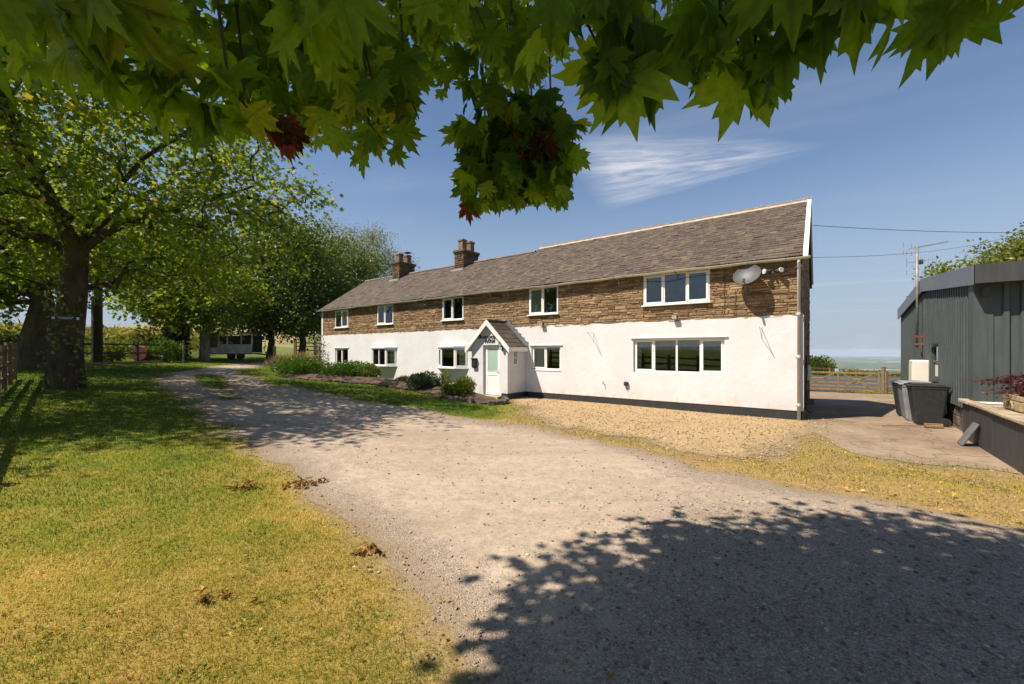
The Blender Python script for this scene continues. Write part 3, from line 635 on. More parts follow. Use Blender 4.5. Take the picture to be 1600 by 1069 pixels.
def ridge(x0, x1, D, zr, deck, L_=.46, mortar=True):
    x = x0
    while x < x1 - .05:
        e = min(x + L_, x1); m = MB(); vs = []; dz = random.uniform(-.006, .006)
        for xx in (x + .004, e - .004):
            for k in range(7):
                a = math.pi * (k / 6); vs.append((xx, D + .125 * math.cos(a), zr - .02 + dz + .10 * math.sin(a)))
        m.add(vs, [(k, k + 1, 8 + k, 7 + k) for k in range(6)]); m.build('ridge_tile', M['ridge'], deck); 
        if mortar:
            q = MB(); q.box(e - .02, e + .02, D - .10, D + .10, zr + .02, zr + .083); q.build('joint_mortar', M['ridgemortar'], deck)
        x = e
    if mortar:
        m = MB(); n = int((x1 - x0) / .25); vs = []; fs = []
        for i in range(n + 1):
            xx = x0 + (x1 - x0) * i / n; w = random.uniform(-.015, .015); z0 = zr - .19 * TAN + .028
            vs += [(xx, D - .19 + w, z0 + w * TAN), (xx, D - .115, zr - .01)]
        fs = [(2 * i, 2 * i + 2, 2 * i + 3, 2 * i + 1) for i in range(n)]; m.add(vs, fs); m.build('ridge_mortar', M['ridgemortar'], deck)
ridge(-SPL, .14, D2, ZR2, deckR); ridge(-LEN - .12, -SPL, D1, ZR1, deckL, .6, False)
# gutter, downpipe
m = MB(); vs = []; NG = 90
for i in range(NG + 1):
    x = -LEN - .22 + (LEN + .42) * i / NG; sag = .008 * math.sin(i * .9) - .012 * math.sin(i * .23)
    for k in range(9):
        a = math.pi + math.pi * k / 8; vs.append((x, -.225 + .07 * math.cos(a), EAV - .14 + sag + .07 * math.sin(a)))
m.add(vs, [(i * 9 + k, (i + 1) * 9 + k, (i + 1) * 9 + k + 1, i * 9 + k + 1) for i in range(NG) for k in range(8)])
for i in (0, NG): m.add(vs[i * 9:i * 9 + 9], [tuple(range(9))])
gut = m.build('gutter', M['gutter'], house, True)
for k in range(26):
    x = -.35 - k * .985; q = MB(); q.tube([(x, -.225 + .07 * math.cos(a), EAV - .15 + .07 * math.sin(a)) for a in [math.pi + math.pi * j / 6 for j in range(7)]], .009, 4); q.tube([(x, -.16, EAV - .16), (x, -.03, EAV - .30), (x, -.03, EAV - .40)], .010, 4); q.build('bracket', M['gutter'] if k % 3 else M['iron'], gut)
for k in range(6):
    x = -1.8 - k * 4.0; q = MB(); q.tube([(x + .14 * (j // 7), -.225 + .076 * math.cos(math.pi + math.pi * (j % 7) / 6), EAV - .14 + .076 * math.sin(math.pi + math.pi * (j % 7) / 6)) for j in range(7)], .01, 4); q.build('union', M['gutter'], gut, True)
m = MB(); m.tube([(-.06, -.225, EAV - .2), (-.06, -.21, EAV - .3), (-.06, -.10, EAV - .42), (-.06, -.10, -.05)], .042, 12); dp = m.build('downpipe', M['downpipe'], house, True)
for z in (4.25, 2.93, 1.75, .42):
    q = MB(); q.tube([(-.06, -.10, z - .035), (-.06, -.10, z + .035)], .053, 12); q.box(-.14, .02, -.05, -.03, z - .02, z + .02); q.build('pipe_clip', M['downpipe'], dp)
# windows
def frame_bars(m, x0, x1, z0, z1, w, y0, y1):
    m.box(x0, x1, y0, y1, z0, z0 + w); m.box(x0, x1, y0, y1, z1 - w, z1); m.box(x0, x0 + w, y0, y1, z0 + w, z1 - w); m.box(x1 - w, x1, y0, y1, z0 + w, z1 - w)
def casement(x0, x1, z0, z1, parts, yf=.05, sill=.05, deep=True):
    """parts: list of (relative width, opening sash?)"""
    f = MB(); w = .055; frame_bars(f, x0, x1, z0, z1, w, yf, yf + .07); tot = sum(p[0] for p in parts); x = x0 + w; iw = (x1 - x0 - 2 * w); panes = []
    for i, (rw, sash) in enumerate(parts):
        xe = x + iw * rw / tot
        if i < len(parts) - 1: f.box(xe - .03, xe + .03, yf, yf + .07, z0 + w, z1 - w)
        a = x + (.03 if i else 0); c = xe - (.03 if i < len(parts) - 1 else 0); panes.append((a, c, sash)); x = xe
    o = f.build('window', M['upvc'], house)
    for a, c, sash in panes:
        z0_, z1_ = z0 + w, z1 - w
        if sash:
            q = MB(); frame_bars(q, a - .012, c + .012, z0_ - .012, z1_ + .012, .055, yf - .018, yf + .045); q.build('sash', M['upvc'], o); a += .043; c -= .043; z0_ += .043; z1_ -= .043
        q = MB(); q.box(a - .004, c + .004, yf + .02, yf + .038, z0_ - .004, z1_ + .004); q.build('pane', M['glass'], o)
    if sill:
        q = MB(); q.cbox(x0 - .05, x1 + .05, yf - .05 - sill, yf + .06, z0 - .045, z0 - .002, .008); q.build('sill', M['upvc'], o)
    return o
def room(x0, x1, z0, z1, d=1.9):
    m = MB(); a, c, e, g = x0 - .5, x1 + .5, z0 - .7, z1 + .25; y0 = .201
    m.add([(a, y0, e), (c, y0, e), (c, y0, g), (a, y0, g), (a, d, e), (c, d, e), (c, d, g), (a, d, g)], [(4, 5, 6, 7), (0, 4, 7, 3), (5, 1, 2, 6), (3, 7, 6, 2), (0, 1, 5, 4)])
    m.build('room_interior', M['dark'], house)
def drape(o, xa, xb, z0, z1, y=.10, mat='curtain'):
    m = MB(); n = 14; vs = []
    for i in range(n + 1):
        x = xa + (xb - xa) * i / n; yy = y + .025 * math.sin(i * 2.1); vs += [(x, yy, z0), (x, yy, z1)]
    m.add(vs, [(2 * i, 2 * i + 2, 2 * i + 3, 2 * i + 1) for i in range(n)]); m.build('curtain', M[mat], o)
for k, (t0, t1, z0, z1) in WIN.items():
    if k in ('L2', 'L3'): continue
    a, c = -t1, -t0
    parts = {'W5': [(1, 1), (1.15, 0), (1, 1)], 'L5': [(.95, 1), (1.1, 0), (1.1, 0), (.95, 1)]}.get(k, [(1, 1), (1, 0)])
    if k in ('W1',): parts = [(1, 0), (1, 1)]
    yf = .06 if k == 'L5' else (.03 if k[0] == 'L' else -.015)
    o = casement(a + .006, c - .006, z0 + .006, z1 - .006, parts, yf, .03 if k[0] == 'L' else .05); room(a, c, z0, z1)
    if k[0] == 'L':
        q = MB(); q.cbox(a - .08, c + .10, -.075, .0, z1 + .004, z1 + .05, .01); q.build('lintel_drip', M['render'], o)
    w = c - a
    if k in ('W1', 'W3', 'W4', 'L4', 'L1', 'W2'): drape(o, a + .05, a + w * (.45 if k in ('W3', 'W4', 'L4') else .36), z0 + .03, z1 - .03)
    if k == 'W1': drape(o, c - .45, c - .05, z0 + .03, z1 - .03)
    if k == 'L5':
        q = MB(); q.box(a + .05, c - .05, .14, .15, z1 - .27, z1 - .03); q.build('blind', M['blind'], o); drape(o, a + .06, a + .22, z0, z1 - .05, .19)
def bay(t0, t1, z0, z1, d=.36):
    x0, x1 = -t1, -t0; s = .52; P = [(x0, -.03), (x0 + s, -d), (x1 - s, -d), (x1, -.03)]
    f = MB(); panes = []; w = .05
    o = None
    for i in range(3):
        a, c = Vector((*P[i], 0)), Vector((*P[i + 1], 0)); dv = c - a; ln = dv.length; ang = math.atan2(dv.y, dv.x)
        mt = Matrix.Translation(a) @ Matrix.Rotation(ang, 4, 'Z')
        for q in ((0, ln, z0, z0 + w), (0, ln, z1 - w, z1), (0, w, z0 + w, z1 - w), (ln - w, ln, z0 + w, z1 - w)): f.box(q[0], q[1], 0, .06, q[2], q[3], mt)
        mids = [(w, ln - w)]
        if i == 1 and ln > 1.05: f.box(ln / 2 - .03, ln / 2 + .03, 0, .06, z0 + w, z1 - w, mt); mids = [(w, ln / 2 - .03), (ln / 2 + .03, ln - w)]
        for p in mids: panes.append((mt, p, i))
    o = f.build('bay_window', M['upvc'], house)
    for mt, p, i in panes:
        if i != 1:
            q = MB()
            for bb in ((p[0], p[1], z0 + w, z0 + w + .05), (p[0], p[1], z1 - w - .05, z1 - w), (p[0], p[0] + .05, z0 + w + .05, z1 - w - .05), (p[1] - .05, p[1], z0 + w + .05, z1 - w - .05)): q.box(bb[0], bb[1], -.016, .05, bb[2], bb[3], mt)
            q.build('sash', M['upvc'], o); q = MB(); q.box(p[0] + .046, p[1] - .046, .02, .035, z0 + w + .046, z1 - w - .046, mt)
        else: q = MB(); q.box(p[0] - .004, p[1] + .004, .02, .035, z0 + w - .004, z1 - w + .004, mt)
        q.build('pane', M['glass'], o)
    for nm, za, zb, gr, mt_ in (('sill', z0 - .05, z0 - .002, .05, 'upvc'), ('bay_top', z1 + .002, z1 + .07, .07, 'render')):
        q = MB(); pp = [(x0 - gr, .0), (x0 - gr, -.05), (x0 + s - gr * .4, -d - gr), (x1 - s + gr * .4, -d - gr), (x1 + gr, -.05), (x1 + gr, .0)]
        vs = [(p[0], p[1], za) for p in pp] + [(p[0], p[1], zb) for p in pp]; n = 6
        q.add(vs, [tuple(range(n))[::-1], tuple(range(n, 2 * n))] + [(i, (i + 1) % n, n + (i + 1) % n, n + i) for i in range(n)]); q.build(nm, M[mt_], o)
    room(x0, x1, z0, z1); drape(o, x0 + .12, x0 + .62, z0, z1, -.07); drape(o, x1 - .50, x1 - .12, z0, z1, -.07)
for k in ('L2', 'L3'): bay(*WIN[k])
# chimneys
def chimney(t, sc=1.0, ztop=7.55, pots=8.25):
    x1 = -t; x0 = x1 - .72; y0 = D1 - .62; y1 = D1 + .62; st = MB(); st.box(x0 + .03, x1 - .03, y0 + .03, y1 - .03, 5.6, ztop - .1); o = st.build('chimney', M['mortar'], house)
    g = MB(); z = EAV + (y0) * TAN - .12
    while z < ztop - .2:
        h = random.uniform(.10, .15); 
        for (u0, u1, fn) in ((x0, x1, lambda v: (v[0], y0 + .03 + v[1], v[2])), (y0, y1, lambda v: (x1 - .03 - v[1], v[0], v[2])), (y0, y1, lambda v: (x0 + .03 + v[1], v[0], v[2]))):
            u = u0
            while u < u1 - .03:
                e = min(u + random.uniform(.16, .36), u1); e = u1 if u1 - e < .09 else e
                stone_geo(g, u, e, z, z + h, 0, axis=fn, proud=(.02, .035)); u = e
        z += h
    tag(g.build('stonework', M['chimstone'], o), kind='stuff')
    c = MB(); c.cbox(x0 - .07, x1 + .07, y0 - .07, y1 + .07, ztop - .14, ztop, .02); c.cbox(x0 - .03, x1 + .03, y0 - .03, y1 + .03, ztop - .22, ztop - .142, .015); c.build('cap', M['chimstone'], o)
    for q in (-.32, .32):
        p = MB(); mt = Matrix.Translation(((x0 + x1) / 2, D1 + q, 0)) @ Matrix.Rotation(math.pi / 4, 4, 'Z'); p.lathe([(.25, ztop), (.23, ztop + .10), (.22, pots - .16), (.27, pots - .12), (.27, pots - .05), (.2, pots), (.12, pots)], 4 if sc else 10, mt); p.build('chimney_pot', M['brick_pot'], o)
    f = MB(); f.box(x0 - .12, x1 + .12, y0 - .16, y0 - .03, EAV + y0 * TAN - .11, EAV + y0 * TAN + .03); f.build('flashing', M['lead'], o)
chimney(21.0, 1, 7.6, 8.2); chimney(15.4, 1, 7.55, 8.2)
m = MB(); cx, cy = -21.36, D1 + .32; m.tube([(cx - .2, cy, 8.18), (cx - .2, cy, 8.34), (cx + .2, cy, 8.36), (cx + .2, cy, 8.18)], .012, 4); m.box(cx - .26, cx + .26, cy - .2, cy + .2, 8.345, 8.362); m.build('chimney_cowl', M['iron'], house)

# porch
PT0, PT1, PD = 9.33, 11.22, 1.2; px0, px1 = -PT1, -PT0; pxc = (px0 + px1) / 2; PZ = 2.20
b = MB(); yf = -PD
dx0, dx1, dz1 = -10.60, -9.74, 2.14
b2 = [(px0, dx0, .12, PZ), (dx1, px1, .12, PZ), (dx0, dx1, dz1, PZ)]
for a, c, d, e in b2: b.add([(a, yf, d), (c, yf, d), (c, yf, e), (a, yf, e)], [(0, 1, 2, 3)])
b.add([(px0, yf, PZ), (px1, yf, PZ), (pxc, yf, 3.05)], [(0, 1, 2)])
b.add([(dx0, yf, .12), (dx0, yf, dz1), (dx0, yf + .16, dz1), (dx0, yf + .16, .12)], [(0, 1, 2, 3)]); b.add([(dx1, yf, dz1), (dx1, yf, .12), (dx1, yf + .16, .12), (dx1, yf + .16, dz1)], [(0, 1, 2, 3)])
b.add([(dx0, yf, dz1), (dx1, yf, dz1), (dx1, yf + .16, dz1), (dx0, yf + .16, dz1)], [(0, 1, 2, 3)])
sy0, sy1, sz0, sz1 = -.82, -.50, 1.33, 1.95
for ya, yb, za, zb in ((yf, sy0, .24, PZ), (sy1, 0, .24, PZ), (sy0, sy1, .24, sz0), (sy0, sy1, sz1, PZ)): b.add([(px1, ya, za), (px1, yb, za), (px1, yb, zb), (px1, ya, zb)], [(0, 1, 2, 3)])
for q in ([(px1, sy0, sz0), (px1, sy1, sz0), (px1 - .12, sy1, sz0), (px1 - .12, sy0, sz0)], [(px1, sy0, sz1), (px1 - .12, sy0, sz1), (px1 - .12, sy1, sz1), (px1, sy1, sz1)], [(px1, sy0, sz0), (px1 - .12, sy0, sz0), (px1 - .12, sy0, sz1), (px1, sy0, sz1)], [(px1, sy1, sz0), (px1, sy1, sz1), (px1 - .12, sy1, sz1), (px1 - .12, sy1, sz0)]): b.add(q, [(0, 1, 2, 3)])
b.add([(px0, 0, .1), (px0, yf, .1), (px0, yf, PZ), (px0, 0, PZ)], [(0, 1, 2, 3)])
porch = b.build('porch', M['render'], house)
b = MB(); b.box(dx1 + .1, px1 + .004, yf - .004, .0, -.2, .24); b.build('porch_plinth', M['plinth'], porch)
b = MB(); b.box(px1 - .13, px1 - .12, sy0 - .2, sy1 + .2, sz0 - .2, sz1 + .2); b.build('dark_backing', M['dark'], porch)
b = MB(); xx = px1 - .05
for za, zb, ya, yb in ((sz0, sz0 + .05, sy0, sy1), (sz1 - .05, sz1, sy0, sy1), (sz0 + .05, sz1 - .05, sy0, sy0 + .05), (sz0 + .05, sz1 - .05, sy1 - .05, sy1), (sz0 + .05, sz1 - .05, (sy0 + sy1) / 2 - .012, (sy0 + sy1) / 2 + .012), ((sz0 + sz1) / 2 - .012, (sz0 + sz1) / 2 + .012, sy0 + .05, sy1 - .05)): b.box(xx, xx + .04, ya, yb, za, zb)
b.build('side_window', M['upvc'], porch)
b = MB(); b.box(xx + .01, xx + .018, sy0 + .05, sy1 - .05, sz0 + .05, sz1 - .05); b.build('side_pane', M['glass'], porch)
d = MB(); yd = yf + .10; frame_bars(d, dx0 + .004, dx1 - .004, .14, dz1 - .004, .06, yd, yd + .07); door = d.build('door', M['upvc'], house)
d = MB(); frame_bars(d, dx0 + .065, dx1 - .065, .2, dz1 - .065, .1, yd + .008, yd + .055); d.box(dx0 + .165, dx1 - .165, yd + .008, yd + .055, .92, 1.05); d.box(dx0 + .165, dx1 - .165, yd + .02, yd + .045, .3, .92); d.build('door_leaf', M['upvc'], door)
d = MB(); d.box(dx0 + .16, dx1 - .16, yd + .022, yd + .04, 1.045, dz1 - .16); d.build('door_glass', M['frosted'], door)
d = MB(); d.box(dx1 - .15, dx1 - .11, yd - .01, yd + .008, .98, 1.2); d.tube([(dx1 - .13, yd - .03, 1.1), (dx1 - .26, yd - .035, 1.1)], .01, 6); d.build('door_handle', M['upvc'], door)
d = MB(); d.box(dx0 - .1, dx1 + .1, yf - .25, yf + .15, -.1, .12); d.build('doorstep', M['flag'], house)
# porch roof: front overhang, slates, barge boards
po = .16; ap = 3.10; ev = .16; pt = (ap - PZ) / ((px1 - px0) / 2)
pr = MB(); sf = MB()
for sg in (1, -1):
    xe = pxc + sg * ((px1 - px0) / 2 + ev); ze = PZ - ev * pt
    v = [(pxc, yf - po, ap), (xe, yf - po, ze), (xe, 0, ze), (pxc, 0, ap)]; v2 = [(q[0], q[1], q[2] - .06) for q in v]
    pr.add(v, [(0, 1, 2, 3) if sg < 0 else (3, 2, 1, 0)]); sf.add(v2, [(0, 1, 2, 3) if sg > 0 else (3, 2, 1, 0)])
proof = pr.build('porch_roof', M['roofdeck'], house)
sf.build('soffit', M['timberwhite'], proof)
pl = math.hypot(1, pt)
for sg in (1, -1):
    half = (px1 - px0) / 2 + ev; Ls = half * pl; nrow = 6; exx = Ls / nrow
    for r in range(nrow):
        y = yf - po + .05 - random.uniform(0, .2) * (r % 2); s0 = r * exx
        while y < -.03:
            w = random.uniform(.22, .32); ya, yb = max(y, yf - po + .05) + .003, min(y + w, -.01) - .003; s1 = min(s0 + exx * 1.5, Ls); t = .01; lf = .022 + random.uniform(0, .006)
            if yb - ya > .04:
                m = MB(); fx = lambda s: pxc + sg * (half - s / pl); fz = lambda s, k: PZ - ev * pt + s / pl * pt + k
                vs = []
                for k in (0, t): vs += [(fx(s0 - .015), ya, fz(s0 - .015, lf + k)), (fx(s0 - .015), yb, fz(s0 - .015, lf + k)), (fx(s1), yb, fz(s1, .004 + k)), (fx(s1), ya, fz(s1, .004 + k))]
                m.add(vs, [(4, 5, 6, 7) if sg > 0 else (7, 6, 5, 4), (0, 1, 5, 4), (1, 2, 6, 5), (3, 0, 4, 7)]); m.build('slate', M['slate'], proof)
            y += w
for sg in (1, -1):
    m = MB(); y0, y1 = yf - po - .03, yf - po + .005; w = .17; xe = pxc + sg * ((px1 - px0) / 2 + ev + .05); ze = PZ - (ev + .05) * pt + .03
    q = [(pxc, ap + .06), (xe, ze), (xe, ze - .20), (xe - sg * .02, ze - .20), (pxc, ap + .06 - w * 1.35)]
    vs = [(p[0], y0, p[1]) for p in q] + [(p[0], y1, p[1]) for p in q]; n = 5; f = [tuple(range(n)), tuple(range(n, 2 * n))[::-1]] + [(i, n + i, n + (i + 1) % n, (i + 1) % n) for i in range(n)]
    if sg < 0: f = [t[::-1] for t in f]
    m.add(vs, f); m.build('barge_board', M['timberwhite'], proof)
    m = MB(); xb = pxc + sg * ((px1 - px0) / 2 + ev); m.box(min(xb, xb - sg * .03), max(xb, xb - sg * .03), yf - po + .006, -.03, PZ - ev * pt - .17, PZ - ev * pt + .0); m.build('fascia_board', M['timberwhite'], proof)
m = MB()
for i in range(6):
    a, c = i / 6, (i + 1) / 6; half = (px1 - px0) / 2 + ev; xa, xc_ = pxc + half * (1 - a), pxc + half * (1 - c); za, zc_ = PZ - ev * pt + half * a * pt, PZ - ev * pt + half * c * pt
    m.add([(xa + .02, -.22, za + .035), (xa + .02, -.045, za + .05), (xa + .02, -.04, za + .22), (xc_ + .02, -.22, zc_ + .035), (xc_ + .02, -.045, zc_ + .05), (xc_ + .02, -.04, zc_ + .12)], [(0, 1, 4, 3), (1, 2, 5, 4), (0, 3, 4, 1), (1, 4, 5, 2)])
m.build('lead_flashing', M['lead'], proof)
m = MB(); m.tube([(pxc, yf - po + .02, ap + .035), (pxc, -.03, ap + .035)], .05, 8); m.build('porch_ridge', M['iron'], proof)
# name on the porch gable
def lettering(txt, size, x, z, y, nm):
    cu = bpy.data.curves.new(nm, 'FONT'); cu.body = txt; cu.size = size; cu.extrude = .008; cu.offset = .003; cu.space_character = 1.08; cu.align_x = 'CENTER'; cu.shear = .1
    o = bpy.data.objects.new(nm, cu); col.objects.link(o); o.parent = porch; o.location = (x, y, z); o.rotation_euler = (R(90), 0, 0); 
    bpy.context.view_layer.update(); me = bpy.data.meshes.new_from_object(o.evaluated_get(bpy.context.evaluated_depsgraph_get())); bpy.data.objects.remove(o)
    o = link(nm, me, M['letter'], porch); o.location = (x, y, z); o.rotation_euler = (R(90), 0, 0); return o
lettering('Bonnycatey', .24, pxc + .05, 2.40, yf - .012, 'name_lettering'); lettering('FARM', .20, pxc + .05, 2.225, yf - .012, 'farm_lettering')
# ---------------------------------------------------------------- vegetation tools
def leaf_outline(full=True):
    if full: h = [(0, .80), (5, .64), (10, .55), (16, .62), (20, .50), (26, .37), (33, .50), (38, .62), (42, .58), (49, .76), (54, .60), (59, .54), (66, .61), (71, .48), (79, .35), (88, .44), (94, .44), (103, .57), (111, .42), (122, .43), (134, .31), (155, .24)]
    else: h = [(0, .80), (25, .33), (50, .72), (80, .28), (106, .5)]
    out = [(r * math.sin(R(a)), .22 + r * math.cos(R(a)), r) for a, r in h] + [(0, .05, .17)] + [(-r * math.sin(R(a)), .22 + r * math.cos(R(a)), r) for a, r in h[:0:-1]]
    return out
def leaf_template(full=True, curl=.2, fold=.1, petiole=True, seed=0):
    rs = random.Random(seed); o = leaf_outline(full); V = [(0, .22, 0)]; vein = [1.0]
    for x, y, r in o:
        tip = r > .7 or .56 < r < .575
        V.append((x * rs.uniform(.94, 1.06), y * rs.uniform(.97, 1.03), -curl * (x * x + (y - .22) ** 2) + fold * abs(x) + (-.05 if tip else .03) * rs.uniform(.3, 1.2) * (1 if full else .6))); vein.append(1.0 if tip else 0.0)
    n = len(o); F = [(0, 1 + (i + 1) % n, 1 + i) for i in range(n)]
    if petiole:
        k = len(V); V += [(-.008, .06, .0), (.008, .06, .0), (.012, -.32, .12), (-.002, -.32, .12)]; vein += [.6] * 4; F += [(k, k + 1, k + 2), (k, k + 2, k + 3)]
    return np.array(V), F, vein
def frames(tip, nrm):
    tip = tip / np.linalg.norm(tip, axis=1, keepdims=True); side = np.cross(tip, nrm); side /= np.linalg.norm(side, axis=1, keepdims=True) + 1e-9
    return side, tip, np.cross(side, tip)
def scatter_leaves(name, pos, tip, nrm, size, T, F, mat, parent=None, rnd=None, smooth=False):
    s, t, n = frames(tip, nrm); N = len(pos); k = len(T)
    V = pos[:, None] + size[:, None, None] * (T[None, :, :1] * s[:, None] + T[None, :, 1:2] * t[:, None] + T[None, :, 2:3] * n[:, None])
    F = np.asarray(F); FF = (F[None] + (np.arange(N) * k)[:, None, None]).reshape(-1, F.shape[1])
    if rnd is None: rnd = rng.random(N)
    return mesh_np(name, V.reshape(-1, 3), FF, np.repeat(rnd, k), mat, parent, smooth)
_T8 = np.array([(0, .02, 0), (.34, .08, -.03), (.26, .34, .03), (.52, .68, -.06), (.16, .60, .02), (0, 1.0, -.08), (-.16, .60, .02), (-.52, .68, -.06), (-.26, .34, .03), (-.34, .08, -.03)])
_F8 = [tuple(range(10))[::-1]]
_TQ = np.array([(0, 0, 0), (.30, .45, .05), (0, 1, -.08), (-.30, .45, .05)]); _FQ = [(0, 1, 2, 3)]
_TN = np.array([(0, 0, 0), (.17, .45, .03), (0, 1, -.1), (-.17, .45, .03)])
def in_ell(n, c, r, power=2.2):
    d = rng.normal(size=(n, 3)); d /= np.linalg.norm(d, axis=1, keepdims=True); return np.array(c) + d * (rng.random((n, 1)) ** (1 / power)) * np.array(r)
def grow(base, trunk, limbs, pts, droop=.08):
    """skeleton: trunk and limb polylines first, then every twig end joins the nearest node"""
    P = []; par = []
    for pl_ in [trunk] + limbs:
        start = None
        if P:
            a = np.array(P); start = int(np.argmin(((a - np.array(pl_[0])) ** 2).sum(1))); prev = start; seq = pl_[1:]
        else: P.append(tuple(pl_[0])); par.append(-1); prev = 0; seq = pl_[1:]
        for q in seq:
            q0 = np.array(P[prev]); q1 = np.array(q); m_ = max(1, int(np.linalg.norm(q1 - q0) / .7))
            for j in range(1, m_ + 1):
                c = q0 + (q1 - q0) * j / m_ + (rng.normal(size=3) * .05 if j < m_ else 0); P.append(tuple(c)); par.append(prev); prev = len(P) - 1
    ntr = len(P); A = np.zeros((len(pts) * 3 + ntr + 5, 3)); A[:ntr] = P; n = ntr; lo = max(1, len(trunk) - 1)
    zmin = trunk[0][2] + .62 * (trunk[-1][2] - trunk[0][2])
    d0 = np.array([((A[:ntr] - p) ** 2).sum(1).min() for p in pts]); tips = []
    for i in np.argsort(d0):
        p = pts[i]; d = np.linalg.norm(A[:n] - p, axis=1) + 1.5 * np.maximum(A[:n, 2] - p[2], 0) + 50 * (A[:n, 2] < zmin); j = int(np.argmin(d)); q = A[j]
        ln = np.linalg.norm(p - q); prev = j
        if ln > .5:
            for f in (.4, .72):
                A[n] = q + (p - q) * f + np.array([0, 0, .10 * ln * math.sin(f * 3.14)]) + rng.normal(size=3) * .07 * ln; par.append(prev); prev = n; n += 1
        A[n] = p; par.append(prev); tips.append(n); n += 1
    return A[:n], np.array(par), ntr, tips
def tree(name, label, cat, trunk, tr, crowns, K, nleaf, size, T, F, mats, limbs=(), group=None, sig=.45, twig=.011, leafdrop=.5, seed=0, flare=1.5, part_of=None, lean_leaf=.6, tipup=0):
    global rng
    rng = np.random.default_rng(100 + seed); base = trunk[0]
    root = part_of or tag(empty(name, base), label, cat, group)
    off = np.array(base)
    w = np.array([c[2] if len(c) > 2 else 1 for c in crowns], float); w /= w.sum()
    pts = np.concatenate([in_ell(max(1, int(K * wi)), c[0], c[1]) for c, wi in zip(crowns, w)])
    A, par, ntr, tips = grow(base, trunk, list(limbs), pts)
    n = len(A); r = np.zeros(n); acc = np.zeros(n); isT = np.zeros(n, bool); isT[tips] = True; acc[tips] = twig ** 2.35
    for i in range(n - 1, 0, -1): acc[par[i]] += acc[i]
    r = np.maximum(acc, twig ** 2.35) ** (1 / 2.35)
    sc = tr / max(r[1], 1e-6); r = np.where(r > 3 * twig, np.minimum(r * (.6 + .4 * min(sc, 2.2)), tr), r)
    # trunk: one continuous tapering tube with a flared, uneven foot
    tp = [np.array(p) for p in trunk]; dense = []
    for i in range(len(tp) - 1):
        m_ = max(2, int(np.linalg.norm(tp[i + 1] - tp[i]) / .3))
        for j in range(m_): dense.append(tp[i] + (tp[i + 1] - tp[i]) * j / m_)
    dense.append(tp[-1]); ns = 18; V = []; H = max(tp[-1][2] - tp[0][2], .1); ph = rng.random(4) * 6.28
    for p in dense:
        f = (p[2] - tp[0][2]) / H; rad = tr * (1 + (flare - 1) * math.exp(-(p[2] - tp[0][2]) / (tr * 1.1))) * (1 - .30 * f)
        for k in range(ns):
            a = 2 * math.pi * k / ns; bul = 1 + .07 * math.sin(3 * a + ph[0] + f * 3) + .05 * math.sin(5 * a + ph[1] - 2 * f) + (.12 * math.sin(4 * a + ph[2]) * math.exp(-(p[2] - tp[0][2]) / (tr * 1.1)))
            V.append(p - off + np.array([math.cos(a), math.sin(a), 0]) * rad * bul)
    nd_ = len(dense); Fq = [(i * ns + k, i * ns + (k + 1) % ns, (i + 1) * ns + (k + 1) % ns, (i + 1) * ns + k) for i in range(nd_ - 1) for k in range(ns)]
    V = np.array(V); V[:ns, 2] -= .25
    mesh_np('trunk', V, Fq, None, mats[0], root, True)
    # branches
    e = np.arange(1, n); e = e[par[e] >= 0]; a = A[par[e]] - off; b_ = A[e] - off; ra = np.minimum(r[par[e]], r[e] * 1.5); rb = r[e]
    d = b_ - a; d /= np.linalg.norm(d, axis=1, keepdims=True) + 1e-9; ref = np.where(np.abs(d[:, 2:3]) > .9, np.array([[1., 0, 0]]), np.array([[0, 0, 1.]])); u = np.cross(d, ref); u /= np.linalg.norm(u, axis=1, keepdims=True); v = np.cross(d, u); kk = 5
    an = 2 * np.pi * np.arange(kk) / kk; ring = u[:, None] * np.cos(an)[None, :, None] + v[:, None] * np.sin(an)[None, :, None]
    VV = np.concatenate([a[:, None] + ring * ra[:, None, None], b_[:, None] + ring * rb[:, None, None]], 1).reshape(-1, 3)
    q = np.array([(k, (k + 1) % kk, kk + (k + 1) % kk, kk + k) for k in range(kk)]); FF = (q[None] + (np.arange(len(e)) * 2 * kk)[:, None, None]).reshape(-1, 4)
    tag(mesh_np('branches', VV, FF, None, mats[0], root, True), kind='stuff')
    # leaves, gathered round the twig ends
    per = rng.poisson(nleaf / len(tips), len(tips)); P = np.repeat(A[tips], per, 0); N = len(P)
    g = rng.normal(size=(N, 3)) * np.array([sig, sig, sig * .7]); P = P + g - off
    out = g + rng.normal(size=(N, 3)) * sig * .5; out /= np.linalg.norm(out, axis=1, keepdims=True) + 1e-9
    tip = out * np.array([1, 1, .5]) + np.array([0, 0, -leafdrop + tipup]) + rng.normal(size=(N, 3)) * .3
    nrm = np.array([0, 0, 1.]) * lean_leaf + rng.normal(size=(N, 3)) * .55
    sz = size * rng.uniform(.6, 1.25, N)
    o = scatter_leaves('crown', P, tip, nrm, sz, T, F, mats[1], root); tag(o, kind='stuff')
    return root
